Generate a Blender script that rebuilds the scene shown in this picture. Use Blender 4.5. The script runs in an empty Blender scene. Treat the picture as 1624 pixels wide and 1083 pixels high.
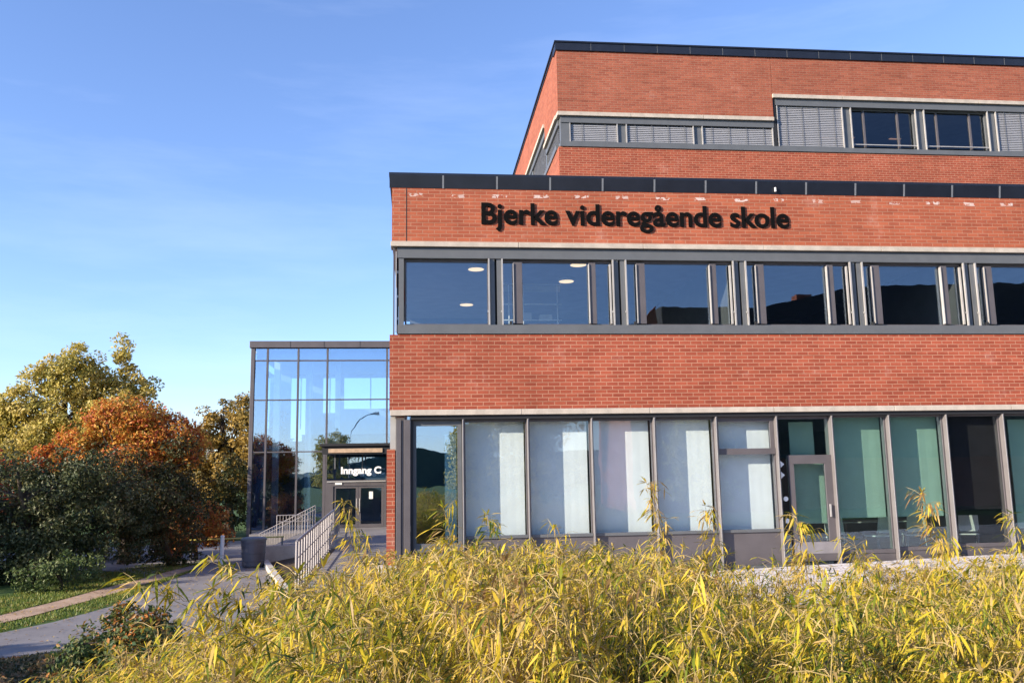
import bpy, math, random
from mathutils import Vector, Matrix, Euler
random.seed(7)
R = math.radians
sc = bpy.context.scene
COL = sc.collection

# ------------------------------------------------------------ camera (31 mm lens, 8.8 degrees up)
CAM_F, YAW, PITCH, ROLL = 1411.5, -.10787, .15394, -.017366
EYE = Vector((0, 0, 2.2))
cam_d = bpy.data.cameras.new('camera'); cam = bpy.data.objects.new('camera', cam_d); COL.objects.link(cam)
cam_d.sensor_width = 36; cam_d.lens = 36 * CAM_F / 1624; cam_d.clip_end = 2000; cam_d.clip_start = .05
rx = Vector((0.994324425, -0.104997527, -0.0171597779)); ry = -Vector((-0.000758741644, 0.15428806, -0.988025616)); rz = -Vector((0.106387795, 0.982431022, 0.153332721))
m = Matrix((rx, ry, rz)).transposed().to_4x4(); m.translation = EYE
cam.matrix_world = m
sc.camera = cam

# ------------------------------------------------------------ light
SUN_EL, SUN_AZ = 18.5, 65.0       # azimuth measured left of the facade normal
sv = Vector((-math.sin(R(SUN_AZ)) * math.cos(R(SUN_EL)), -math.cos(R(SUN_AZ)) * math.cos(R(SUN_EL)), math.sin(R(SUN_EL))))
sd = bpy.data.lights.new('sun', 'SUN'); sd.energy = 4.6; sd.angle = R(.5); sd.color = (1, .86, .68)
so = bpy.data.objects.new('sun', sd); COL.objects.link(so); so.rotation_euler = sv.to_track_quat('Z', 'Y').to_euler(); so.location = (-10, -10, 20)
w = bpy.data.worlds.new('World'); sc.world = w; w.use_nodes = True
nt = w.node_tree; nt.nodes.clear()
out = nt.nodes.new('ShaderNodeOutputWorld'); bg = nt.nodes.new('ShaderNodeBackground'); sky = nt.nodes.new('ShaderNodeTexSky')
sky.sky_type = 'NISHITA'; sky.sun_disc = False; sky.sun_elevation = R(SUN_EL); sky.sun_rotation = math.atan2(sv.x, sv.y)
sky.air_density = 1.0; sky.dust_density = .32; sky.ozone_density = 3.5; sky.altitude = 100
tc = nt.nodes.new('ShaderNodeTexCoord'); mp = nt.nodes.new('ShaderNodeMapping'); mp.inputs['Scale'].default_value = (1.2, 1.2, 7); mp.inputs['Rotation'].default_value = (.25, .15, .4)
nz = nt.nodes.new('ShaderNodeTexNoise'); nz.inputs['Scale'].default_value = 1.6; nz.inputs['Detail'].default_value = 7; nz.inputs['Roughness'].default_value = .6
mr = nt.nodes.new('ShaderNodeMapRange'); mr.inputs['From Min'].default_value = .5; mr.inputs['From Max'].default_value = .85; mr.inputs['To Max'].default_value = .10
mx = nt.nodes.new('ShaderNodeMix'); mx.data_type = 'RGBA'; mx.inputs['B'].default_value = (6.0, 6.4, 7.6, 1)
bg.inputs['Strength'].default_value = .13
L = nt.links.new
L(tc.outputs['Generated'], mp.inputs['Vector']); L(mp.outputs[0], nz.inputs['Vector']); L(nz.outputs['Fac'], mr.inputs['Value'])
tint = nt.nodes.new('ShaderNodeMix'); tint.data_type = 'RGBA'; tint.blend_type = 'MULTIPLY'; tint.inputs['Factor'].default_value = 1; tint.inputs['B'].default_value = (.93, .89, 1.03, 1)
L(mr.outputs[0], mx.inputs['Factor']); L(sky.outputs[0], tint.inputs['A']); L(tint.outputs['Result'], mx.inputs['A']); L(mx.outputs['Result'], bg.inputs['Color']); L(bg.outputs[0], out.inputs['Surface'])
sc.view_settings.view_transform = 'Standard'; sc.view_settings.look = 'None'; sc.view_settings.exposure = 1.25; sc.view_settings.gamma = 1
sc.render.engine = 'CYCLES'; sc.cycles.max_bounces = 8; sc.cycles.transparent_max_bounces = 16

# ------------------------------------------------------------ materials
class NT:
    def __init__(s, name):
        s.m = bpy.data.materials.new(name); s.m.use_nodes = True; s.t = s.m.node_tree; s.t.nodes.clear()
        s.out = s.n('ShaderNodeOutputMaterial')
    def n(s, t, **k):
        x = s.t.nodes.new(t)
        for a, v in k.items():
            if a in x.inputs: x.inputs[a].default_value = v
            else: setattr(x, a, v)
        return x
    def l(s, a, b): s.t.links.new(a, b)
    def noise(s, scale, detail=3, rough=.55, vec=None):
        x = s.n('ShaderNodeTexNoise'); x.inputs['Scale'].default_value = scale; x.inputs['Detail'].default_value = detail; x.inputs['Roughness'].default_value = rough
        if vec is None: vec = s.pos()
        s.l(vec, x.inputs['Vector']); return x.outputs['Fac']
    def pos(s):
        if not hasattr(s, 'g'): s.g = s.n('ShaderNodeNewGeometry')
        return s.g.outputs['Position']
    def ramp(s, fac, stops):
        r = s.n('ShaderNodeValToRGB'); e = r.color_ramp.elements
        while len(e) < len(stops): e.new(.5)
        for i, (p, c) in enumerate(stops): e[i].position = p; e[i].color = (*c, 1)
        s.l(fac, r.inputs['Fac']); return r.outputs['Color']
    def mix(s, f, a, b, mode='MIX'):
        x = s.n('ShaderNodeMix'); x.data_type = 'RGBA'; x.blend_type = mode
        for nm, v in (('Factor', f), ('A', a), ('B', b)):
            if isinstance(v, (int, float)): x.inputs[nm].default_value = v
            elif isinstance(v, tuple): x.inputs[nm].default_value = (*v, 1)
            else: s.l(v, x.inputs[nm])
        return x.outputs['Result']
    def math(s, op, a, b=None, clamp=False):
        x = s.n('ShaderNodeMath'); x.operation = op; x.use_clamp = clamp
        for i, v in enumerate((a, b)):
            if v is None: continue
            if isinstance(v, (int, float)): x.inputs[i].default_value = v
            else: s.l(v, x.inputs[i])
        return x.outputs[0]
    def bsdf(s, color, rough=.6, metal=0, bump=None, bstr=.2, bdist=.01, spec=None):
        b = s.n('ShaderNodeBsdfPrincipled')
        if isinstance(color, tuple): b.inputs['Base Color'].default_value = (*color, 1)
        else: s.l(color, b.inputs['Base Color'])
        if isinstance(rough, (int, float)): b.inputs['Roughness'].default_value = rough
        else: s.l(rough, b.inputs['Roughness'])
        b.inputs['Metallic'].default_value = metal
        if spec is not None: b.inputs['Specular IOR Level'].default_value = spec
        if bump is not None:
            bp = s.n('ShaderNodeBump'); bp.inputs['Strength'].default_value = bstr; bp.inputs['Distance'].default_value = bdist
            s.l(bump, bp.inputs['Height']); s.l(bp.outputs[0], b.inputs['Normal'])
        s.l(b.outputs[0], s.out.inputs['Surface']); return b

def plain(name, c, rough=.55, metal=0, var=.12, scale=3, fine=60, bstr=.05, spec=None):
    t = NT(name); n1 = t.noise(scale, 5); n2 = t.noise(fine, 2)
    d = tuple(v * (1 - var) for v in c); u = tuple(min(1, v * (1 + var)) for v in c)
    col = t.ramp(n1, [(.3, d), (.7, u)])
    col = t.mix(.18, col, t.ramp(n2, [(.35, d), (.65, u)]))
    t.bsdf(col, rough, metal, n2, bstr, .01, spec); return t.m

def wall_uv(t):
    p = t.pos(); sx = t.n('ShaderNodeSeparateXYZ'); t.l(p, sx.inputs[0])
    sn = t.n('ShaderNodeSeparateXYZ'); t.l(t.g.outputs['Normal'], sn.inputs[0])
    st = t.math('GREATER_THAN', t.math('ABSOLUTE', sn.outputs['X']), .5)
    mxx = t.n('ShaderNodeMix'); mxx.data_type = 'FLOAT'; t.l(st, mxx.inputs[0]); t.l(sx.outputs['X'], mxx.inputs[2]); t.l(sx.outputs['Y'], mxx.inputs[3])
    cb = t.n('ShaderNodeCombineXYZ'); t.l(mxx.outputs[0], cb.inputs[0]); t.l(sx.outputs['Z'], cb.inputs[1])
    return cb.outputs[0], sx

def brick(name, c1, c2, mortar, marks=False, msize=.009):
    t = NT(name); uv, sx = wall_uv(t)
    b = t.n('ShaderNodeTexBrick'); b.offset = .5; b.squash = 1
    for k, v in (('Scale', 1), ('Mortar Size', msize), ('Mortar Smooth', .3), ('Bias', 0), ('Brick Width', .238), ('Row Height', .0762)): b.inputs[k].default_value = v
    b.inputs['Color1'].default_value = (*c1, 1); b.inputs['Color2'].default_value = (*c2, 1); b.inputs['Mortar'].default_value = (*mortar, 1)
    t.l(uv, b.inputs['Vector'])
    # streaks along the courses, large blotches and pale lime bloom
    mp = t.n('ShaderNodeMapping'); mp.inputs['Scale'].default_value = (.55, 9, 1); t.l(uv, mp.inputs[0])
    s1 = t.noise(1.3, 5, .65, mp.outputs[0]); s2 = t.noise(.55, 4, .6); s3 = t.noise(30, 3)
    col = t.mix(.55, b.outputs['Color'], t.ramp(s1, [(.32, (.62, .58, .56)), (.5, (1, 1, 1)), (.7, (1.12, 1.18, 1.2))]), 'MULTIPLY')
    col = t.mix(.7, col, t.ramp(s2, [(.3, (.8, .78, .76)), (.7, (1.12, 1.12, 1.14))]), 'MULTIPLY')
    mp2 = t.n('ShaderNodeMapping'); mp2.inputs['Scale'].default_value = (5.5, .45, 1); t.l(uv, mp2.inputs[0])
    col = t.mix(.22, col, t.ramp(t.noise(.6, 4, .6, mp2.outputs[0]), [(.36, (.66, .62, .6)), (.52, (1, 1, 1)), (.75, (1.08, 1.06, 1.05))]), 'MULTIPLY')
    bloom = t.ramp(t.noise(1.1, 8, .72), [(.60, (0, 0, 0)), (.82, (.35, .35, .35))])
    col = t.mix(bloom, col, (.55, .42, .36))
    if marks:   # pale weep stains in one course below the roof edge
        fx = t.math('PINGPONG', t.math('ADD', sx.outputs['X'], .02), .43)
        a = t.math('LESS_THAN', t.math('ADD', fx, t.math('MULTIPLY', s3, .16)), .22)
        zz = t.math('LESS_THAN', t.math('ABSOLUTE', t.math('SUBTRACT', sx.outputs['Z'], t.math('ADD', t.math('MULTIPLY', t.noise(2.3, 1), .10), 7.93))), .034)
        g = t.math('MULTIPLY', t.math('GREATER_THAN', t.noise(11, 2), .47), t.math('MULTIPLY', t.noise(.9, 2), 1.6), True)
        col = t.mix(t.math('MULTIPLY', t.math('MULTIPLY', a, zz), t.math('MULTIPLY', g, .75)), col, (.62, .55, .52))
    hgt = t.math('ADD', t.math('MULTIPLY', b.outputs['Fac'], -1), t.math('MULTIPLY', s3, .4))
    t.bsdf(col, .85, 0, hgt, .5, .006, .25); return t.m

def glass(name, tint, base, gain=1.0, wob=.0):
    t = NT(name); tr = t.n('ShaderNodeBsdfTransparent'); tr.inputs[0].default_value = (*tint, 1)
    g = t.n('ShaderNodeBsdfGlossy'); g.inputs['Roughness'].default_value = 0.0; g.inputs[0].default_value = (.72, .84, 1, 1)
    lw = t.n('ShaderNodeLayerWeight'); lw.inputs[0].default_value = .5
    f = t.math('ADD', t.math('MULTIPLY', t.math('POWER', lw.outputs['Facing'], 4.5), .8 * gain), base + .035, True)
    bp = t.n('ShaderNodeBump'); bp.inputs['Strength'].default_value = .10; bp.inputs['Distance'].default_value = .01
    t.l(t.noise(1.3, 2), bp.inputs['Height']); t.l(bp.outputs[0], g.inputs['Normal'])
    mxs = t.n('ShaderNodeMixShader'); t.l(f, mxs.inputs[0]); t.l(tr.outputs[0], mxs.inputs[1]); t.l(g.outputs[0], mxs.inputs[2]); t.l(mxs.outputs[0], t.out.inputs[0]); return t.m

def leafmat(name, cols, patch=.9, trans=.3, rough=.5):
    """cols: list of colours; each leaf takes its own, patches of a crown lean one way"""
    t = NT(name); t.pos(); rnd = t.g.outputs['Random Per Island']
    oi = t.n('ShaderNodeObjectInfo')
    f = t.math('ADD', t.math('MULTIPLY', t.noise(patch, 3), 1.3), t.math('SUBTRACT', t.math('MULTIPLY', rnd, .6), .45), True)
    f = t.math('ADD', f, t.math('MULTIPLY', t.math('SUBTRACT', oi.outputs['Random'], .5), .12), True)
    n = len(cols); col = t.ramp(f, [(.12 + .76 * i / (n - 1), c) for i, c in enumerate(cols)])
    b = t.bsdf(col, rough, 0, None, spec=.3)
    tl = t.n('ShaderNodeBsdfTranslucent'); t.l(col, tl.inputs[0])
    mxs = t.n('ShaderNodeMixShader'); mxs.inputs[0].default_value = trans; t.l(b.outputs[0], mxs.inputs[1]); t.l(tl.outputs[0], mxs.inputs[2]); t.l(mxs.outputs[0], t.out.inputs[0]); return t.m

def emit(name, c, s):
    t = NT(name); e = t.n('ShaderNodeEmission'); e.inputs[0].default_value = (*c, 1); e.inputs[1].default_value = s; t.l(e.outputs[0], t.out.inputs[0]); return t.m

M = {}
M['brick_hi'] = brick('orange_brick', (.385, .105, .053), (.29, .074, .040), (.36, .165, .105), True)  # more orange than the brick of the lower band
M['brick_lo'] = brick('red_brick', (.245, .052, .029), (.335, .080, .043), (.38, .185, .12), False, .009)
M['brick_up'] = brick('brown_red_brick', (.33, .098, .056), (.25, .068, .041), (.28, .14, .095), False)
M['ledge'] = plain('pale_concrete', (.42, .37, .315), .8, var=.18, scale=5, fine=40)
M['steel'] = plain('grey_painted_steel', (.105, .112, .12), .42, var=.1)
M['steel_warm'] = plain('grey_aluminium_frame', (.095, .086, .092), .45, var=.12)
M['fin'] = plain('grey_fin_paint', (.15, .138, .14), .4, var=.1)
M['rail_light'] = plain('bright_aluminium', (.38, .37, .36), .4, .2)
M['dark'] = plain('black_rubber', (.012, .013, .016), .7)
M['navy'] = plain('black_roof_flashing', (.010, .012, .020), .35, var=.25)
M['seam'] = plain('grey_seam', (.16, .17, .19), .4)
M['letter'] = plain('black_letter_paint', (.004, .004, .0045), .9, spec=.08)
M['white'] = plain('white_paint', (.8, .8, .78), .45, var=.04)
M['blind'] = plain('silver_slat_paint', (.30, .31, .34), .45, .1, var=.06)
M['curtain'] = plain('off_white_screen_fabric', (.78, .80, .78), .9, var=.05)
M['black_blind'] = plain('charcoal_blackout_fabric', (.03, .03, .036), .8, var=.15)
M['green_blind'] = plain('pale_green_screen_fabric', (.50, .57, .52), .9, var=.05)
M['glass'] = glass('clear_window_glass', (.86, .91, .92), .075)
M['glass_blind'] = glass('window_glass_over_screen', (.94, .97, .98), .05)
M['glass_green'] = glass('green_window_glass', (.80, .90, .87), .09)
M['glass_wall'] = glass('blue_curtain_wall_glass', (.70, .85, .97), .32)
M['glass_dark'] = glass('dark_window_glass', (.75, .77, .77), .01)
M['room'] = plain('dark_room_wall', (.10, .10, .105), .9)
M['room_light'] = plain('light_room_wall', (.55, .55, .53), .9)
M['ceiling'] = plain('room_ceiling', (.3, .3, .3), .9)
M['roof'] = plain('roof_felt', (.05, .05, .055), .9)
M['lamp'] = emit('warm_lamp_diffuser', (1, .66, .36), .75)
M['chair'] = plain('white_chair_plastic', (.75, .77, .75), .4)
M['wood'] = plain('canopy_timber', (.42, .30, .2), .7, var=.25, scale=8)
M['galv'] = plain('galvanised_steel', (.26, .245, .255), .5, .3, var=.15, scale=6)
M['bin'] = plain('grey_bin_metal', (.10, .10, .125), .45, .2, var=.2)
M['stone'] = plain('pale_granite', (.45, .42, .38), .8, var=.3, scale=7, fine=50)
M['bark'] = plain('bark', (.06, .045, .032), .9, var=.4, scale=9)
M['culm'] = plain('straw_bamboo_stem', (.32, .24, .10), .55, var=.4, scale=12)
M['yellow'] = plain('yellow_rail_paint', (.5, .42, .1), .5)

def ground_mat(name, stops, scale, fine, rough=.9, bstr=.4, bdist=.02):
    t = NT(name); a = t.noise(scale, 6, .65); b = t.noise(fine, 4, .7)
    f = t.math('ADD', t.math('MULTIPLY', a, .65), t.math('MULTIPLY', b, .35))
    t.bsdf(t.ramp(f, stops), rough, 0, b, bstr, bdist, .2); return t.m
M['soil'] = ground_mat('soil_with_leaf_litter', [(.35, (.03, .024, .016)), (.55, (.07, .05, .03)), (.7, (.14, .09, .04))], 2, 30)
M['lawn'] = ground_mat('lawn', [(.35, (.035, .06, .015)), (.55, (.07, .12, .025)), (.7, (.13, .14, .045))], 1.2, 18)
M['asphalt'] = ground_mat('asphalt', [(.35, (.15, .142, .147)), (.52, (.21, .20, .203)), (.68, (.27, .255, .25))], .7, 60, .85, .3, .006)
M['dirt'] = ground_mat('gravel_dirt', [(.35, (.26, .18, .12)), (.52, (.40, .285, .20)), (.7, (.52, .39, .28))], 1.5, 35, .95, .5, .02)
M['gravel'] = ground_mat('pale_gravel', [(.35, (.34, .31, .31)), (.5, (.62, .58, .57)), (.66, (.80, .76, .75))], 4, 26, .9, .6, .02)
M['hill'] = ground_mat('wooded_hill', [(.35, (.035, .055, .05)), (.6, (.06, .085, .06)), (.75, (.11, .11, .06))], .05, .4)

L_YEL = leafmat('yellow_green_leaves', [(.14, .14, .035), (.36, .31, .06), (.55, .44, .10), (.62, .50, .18)], .7, .35)
L_ORA = leafmat('orange_leaves', [(.34, .07, .03), (.54, .16, .035), (.62, .30, .05), (.46, .32, .06), (.16, .15, .035)], .9, .35)
L_DRK = leafmat('dark_green_leaves', [(.022, .036, .012), (.045, .062, .020), (.085, .095, .038), (.15, .14, .065)], .8, .15)
L_GRN = leafmat('green_leaves', [(.03, .06, .02), (.08, .12, .035), (.16, .19, .07)], .8)
L_GOL = leafmat('golden_leaves', [(.09, .085, .025), (.24, .17, .04), (.40, .25, .05), (.46, .32, .09)], .6)
L_RED = leafmat('rusty_leaves', [(.12, .10, .03), (.30, .07, .03), (.62, .22, .05), (.50, .30, .07), (.20, .13, .04)], 1.6, .4)
L_BAM = leafmat('bamboo_leaves', [(.055, .095, .013), (.17, .21, .02), (.41, .365, .028), (.60, .455, .032), (.64, .45, .06), (.52, .38, .15), (.28, .17, .07)], 1.15, .4, .5)
L_GRS = leafmat('grass_blades', [(.06, .11, .015), (.14, .19, .03), (.28, .25, .07)], 1.5, .3)

# ------------------------------------------------------------ mesh helpers
WL = {}      # world location of every object built (children sit at their parent's origin)
class MB:
    def __init__(s): s.v = []; s.f = []; s.sm = False
    def box(s, x0, x1, y0, y1, z0, z1):
        n = len(s.v); s.v += [(x, y, z) for z in (z0, z1) for y in (y0, y1) for x in (x0, x1)]
        s.f += [tuple(n + i for i in q) for q in ((0, 2, 3, 1), (4, 5, 7, 6), (0, 1, 5, 4), (2, 6, 7, 3), (0, 4, 6, 2), (1, 3, 7, 5))]; return s
    def prism(s, pts, z0, z1):
        n = len(s.v); k = len(pts)
        s.v += [(p[0], p[1], (z0 if len(p) < 3 else p[2] - (z1 - z0))) for p in pts] + [(p[0], p[1], (z1 if len(p) < 3 else p[2])) for p in pts]
        s.f += [tuple(range(n + k - 1, n - 1, -1)), tuple(range(n + k, n + 2 * k))]
        s.f += [(n + i, n + (i + 1) % k, n + k + (i + 1) % k, n + k + i) for i in range(k)]; return s
    def sheet(s, pts):
        n = len(s.v); s.v += list(pts); s.f.append(tuple(range(n, n + len(pts)))); return s
    def tube(s, pts, rs, n=8, cap=True):
        if isinstance(rs, (int, float)): rs = [rs] * len(pts)
        b = len(s.v); pts = [Vector(p) for p in pts]
        for i, p in enumerate(pts):
            d = (pts[min(i + 1, len(pts) - 1)] - pts[max(i - 1, 0)]).normalized()
            u = d.cross(Vector((0, 0, 1)) if abs(d.z) < .95 else Vector((1, 0, 0))).normalized(); v = d.cross(u)
            for k in range(n):
                a = 2 * math.pi * k / n; s.v.append(tuple(p + (u * math.cos(a) + v * math.sin(a)) * rs[i]))
        for i in range(len(pts) - 1):
            for k in range(n):
                k2 = (k + 1) % n; s.f.append((b + i * n + k, b + i * n + k2, b + (i + 1) * n + k2, b + (i + 1) * n + k))
        if cap: s.f += [tuple(b + k for k in range(n)), tuple(b + (len(pts) - 1) * n + k for k in range(n - 1, -1, -1))]
        return s
    def build(s, name, mat, parent=None, bevel=0, smooth=False, base=None):
        me = bpy.data.meshes.new(name); o = bpy.data.objects.new(name, me); COL.objects.link(o)
        if parent is not None: o.parent = parent; wl = WL[parent]
        else:
            wl = Vector(base) if base else Vector((0, 0, 0)); o.location = wl
        WL[o] = wl
        me.from_pydata([(x - wl.x, y - wl.y, z - wl.z) for x, y, z in s.v], [], s.f)
        mats = mat if isinstance(mat, list) else [mat]
        for mm in mats: me.materials.append(M[mm] if isinstance(mm, str) else mm)
        if smooth: me.polygons.foreach_set('use_smooth', [True] * len(me.polygons))
        if bevel:
            b = o.modifiers.new('bevel', 'BEVEL'); b.width = bevel; b.segments = 2; b.limit_method = 'ANGLE'
        return o
def tag(o, label, cat, group=None):
    o['label'] = label; o['category'] = cat
    if group: o['group'] = group
    return o
def thing(name, label, cat, loc, group=None):
    o = bpy.data.objects.new(name, None); COL.objects.link(o); o.location = loc; WL[o] = Vector(loc); o.empty_display_size = .3
    return tag(o, label, cat, group)
def struct(o, k='structure'): o['kind'] = k; return o
def copy_tree(o, parent=None):
    c = o.copy(); COL.objects.link(c); c.parent = parent
    for ch in [x for x in KIDS.get(o, [])]:
        copy_tree(ch, c)
    return c
KIDS = {}
def kids_of(root):
    for ch in [x for x in COL.objects if x.parent == root]:
        KIDS.setdefault(root, []).append(ch); kids_of(ch)
def box(name, mat, parent, *a, bevel=0): return MB().box(*a).build(name, mat, parent, bevel)

# ------------------------------------------------------------ the ground
struct(MB().sheet([(-600, -600, -.03), (600, -600, -.03), (600, 600, -.03), (-600, 600, -.03)]).build('ground', 'lawn'))
# asphalt square with its ragged left edge
ed = [(-10.5, 5), (-7.7, 12), (-6.5, 15.1), (-6.06, 16.2), (-5.72, 18.0), (-5.8, 19.6), (-6.2, 21.5), (-6.6, 23.2), (-7.2, 24.6), (-8.4, 25.6), (-11.5, 27.0), (-16, 29)]
struct(MB().sheet([(x, y, -.022) for x, y in ed] + [(-16, 33, -.022), (-6, 37.9, -.022), (2, 37.9, -.022), (2, 5, -.022)][::1]).build('road', 'asphalt'))
def strip(name, mat, ys, xl, xr, z):
    mb = MB(); n = 0
    for i in range(len(ys) - 1):
        mb.sheet([(xl[i], ys[i], z), (xr[i], ys[i], z), (xr[i + 1], ys[i + 1], z), (xl[i + 1], ys[i + 1], z)])
    return mb.build(name, mat)
ys = [2 + i * .8 for i in range(30)]
xl = [-7.36 + .03 * math.sin(y * 1.7) + (y - 16.8) * (.115 if y > 16.8 else .33) for y in ys]
xr = [-6.70 + .04 * math.sin(y * 1.3 + 1) + (y - 16.8) * (.10 if y > 16.8 else .36) for y in ys]
struct(strip('path', 'dirt', ys, xl, xr, -.014))
# bed under the hedge and the pale terrace along the facade
def bedz(x): return .10 + .018 * max(-2, min(x, 20))
bed = MB(); nb = 24
for i in range(nb):
    xa, xb = -2.3 + i * 1.1, -2.3 + (i + 1) * 1.1
    za, zb = bedz(xa), bedz(xb)
    bed.sheet([(xa, 1.0, za), (xb, 1.0, zb), (xb, 10.4, zb), (xa, 10.4, za)])
bed.sheet([(-3.3, 1.0, -.02), (-2.3, 1.0, bedz(-2.3)), (-2.3, 10.4, bedz(-2.3)), (-3.3, 11.5, -.02)])
struct(bed.build('planting_bed', 'soil'))
def terz(x): return .20 + .0275 * x
ter = MB(); ter.prism([(1.9, 10.4, terz(1.9)), (40, 10.4, terz(40)), (40, 17.5, terz(40)), (1.9, 17.5, terz(1.9))], 0, .5)
struct(ter.build('terrace', 'gravel'))
slope = MB().sheet([(-2.1, 10.4, -.01), (1.9, 10.4, .12), (1.9, 17.5, .22), (-.75, 17.5, .1), (-2.1, 17.5, -.01)])
struct(slope.build('verge', 'soil'))

# ------------------------------------------------------------ the school, front block
D0 = 17.6; XL = -.5; XR = 30.0
sch = thing('school_building', 'red brick school building with a front block and a taller block set back above it', 'building', (6, D0, 0))
BW = [(XL, 5.08, 6.99, 'hi')]
def band(name, mat, x0, x1, z0, z1, y0=D0, th=.3, parent=sch): return MB().box(x0, x1, y0, y0 + th, z0, z1).build(name, mat, parent)
band('brick_wall', 'brick_hi', XL, XR, 6.99, 8.14)
band('brick_wall', 'brick_lo', XL - .035, XR, 3.59, 5.08, D0 - .02)
# side walls returning along the left flank
MB().box(XL, XL + .25, D0 + .303, 26.6, 6.99, 8.14).build('brick_wall', 'brick_hi', sch)
MB().box(XL - .035, XL + .215, D0 + .283, 26.6, 3.59, 5.08).build('brick_wall', 'brick_lo', sch)
MB().box(XL + .05, XL + .25, D0 + .6, 26.6, 0, 3.48).build('side_panel', 'steel_warm', sch)
# ledges
led = MB()
for i in range(12):
    a = XL - .02 + i * 2.6; led.box(a, min(XR, a + 2.592), D0 - .05, D0 + .3, 6.885, 6.987)
led.build('ledge', 'ledge', sch, .006)
led = MB()
for i in range(12):
    a = XL - .02 + i * 2.6; led.box(a, min(XR, a + 2.592), D0 - .05, D0 + .3, 3.478, 3.587)
led.build('ledge', 'ledge', sch, .006)
# roof edge: dark flashing panels with open seams
fl = MB(); seams = []
x = XL - .05; nx = .54
fl.prism([(XL - .06, D0 - .05), (XR, D0 - .05), (XR, 26.6), (XL - .06, 26.6)], 8.38, 8.43)
jx = [.54 + 1.108 * k for k in range(27)]
prev = XL - .05
for j in jx:
    fl.v += [(prev, D0 - .01, 8.12), (j - .012, D0 - .01, 8.12), (j - .012, D0 - .055, 8.378), (prev, D0 - .055, 8.378), (prev, D0 + .02, 8.12), (j - .012, D0 + .02, 8.12), (j - .012, D0 + .02, 8.378), (prev, D0 + .02, 8.378)]
    n = len(fl.v) - 8
    fl.f += [tuple(n + q for q in t) for t in ((0, 1, 2, 3), (5, 4, 7, 6), (0, 3, 7, 4), (1, 5, 6, 2), (4, 5, 1, 0), (3, 2, 6, 7))]
    seams.append((j - .018, j + .018, D0 - .062, D0 - .004, 8.118, 8.385))
    prev = j + .012
pf = fl.build('roof_edge', 'navy', sch)
for q in seams:
    sm_ = MB(); sm_.v = [(q[0], D0 - .014, 8.118), (q[1], D0 - .014, 8.118), (q[1], D0 - .060, 8.378), (q[0], D0 - .060, 8.378), (q[0], D0 + .0, 8.118), (q[1], D0 + .0, 8.118), (q[1], D0 - .04, 8.378), (q[0], D0 - .04, 8.378)]
    sm_.f = [(0, 1, 2, 3), (5, 4, 7, 6), (0, 3, 7, 4), (1, 5, 6, 2), (4, 5, 1, 0), (3, 2, 6, 7)]; sm_.build('seam', 'seam', pf)
box('vent', 'white', pf, 7.58, 7.61, D0 - .075, D0 - .05, 8.16, 8.25)
box('brick_joint', 'dark', sch, -.215, -.2, D0 - .004, D0 + .01, 7.0, 8.11)
box('roof_slab', 'roof', sch, XL + .3, XR, D0 + .35, 26.5, 7.9, 8.1)

# first floor: lintel, sill
band('lintel', 'steel', XL + .11, XR, 6.66, 6.878, D0 + .02, .28)
box('lintel', 'dark', sch, XL + .11, XR, D0 + .012, D0 + .02, 6.868, 6.884)
band('sill', 'steel', XL + .12, XR, 5.10, 5.28, D0 - .04, .34)
band('corner_frame', 'steel', -.36, -.26, 5.28, 6.66, D0 + .04, .2)
box('corner_frame', 'steel_warm', sch, -.47, -.445, D0 + .02, D0 + .2, 5.1, 6.88)
box('corner_frame', 'rail_light', sch, -.425, -.405, D0 + .03, D0 + .08, 5.15, 6.8)
band('corner_frame', 'dark', -.40, -.365, 5.12, 6.8, D0 + .09, .05)
for z in (5.4, 5.85, 6.35): box('hinge', 'rail_light', sch, -.40, -.365, D0 + .07, D0 + .09, z, z + .05)
# side strip windows of the first floor (seen through the building from the left)
MB().box(XL + .14, XL + .18, D0 + .4, 26.3, 5.10, 6.88).build('side_glazing', 'glass', sch)

posts = [1.60 + 2.57 * k for k in range(11)]
def pane(parent, x0, x1, z0, z1, y, mat='glass'):
    return MB().box(x0, x1, y, y + .012, z0, z1).build('pane', mat, parent)
for k, c in enumerate(posts):
    pk = thing  # (kept readable: every post is a part of the school)
    p = MB().box(c - .125, c - .022, D0 + .05, D0 + .3, 5.28, 6.66).box(c + .022, c + .115, D0 + .05, D0 + .3, 5.28, 6.66).build('post', 'steel', sch)
    box('gap', 'dark', p, c - .022, c + .022, D0 + .14, D0 + .3, 5.28, 6.66)
    box('guide_rail', 'rail_light', p, c - .155, c - .127, D0 + .0, D0 + .045, 5.285, 6.655)
    box('guide_rail', 'rail_light', p, c + .117, c + .145, D0 + .0, D0 + .045, 5.285, 6.655)
    box('bracket', 'rail_light', p, c - .175, c - .156, D0 + .01, D0 + .04, 5.55, 5.585)
    box('bracket', 'rail_light', p, c + .097, c + .116, D0 + .005, D0 + .04, 5.55, 5.585)
    box('hinge', 'dark', p, c + .27, c + .315, D0 + .0, D0 + .06, 5.283, 5.36)
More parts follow.
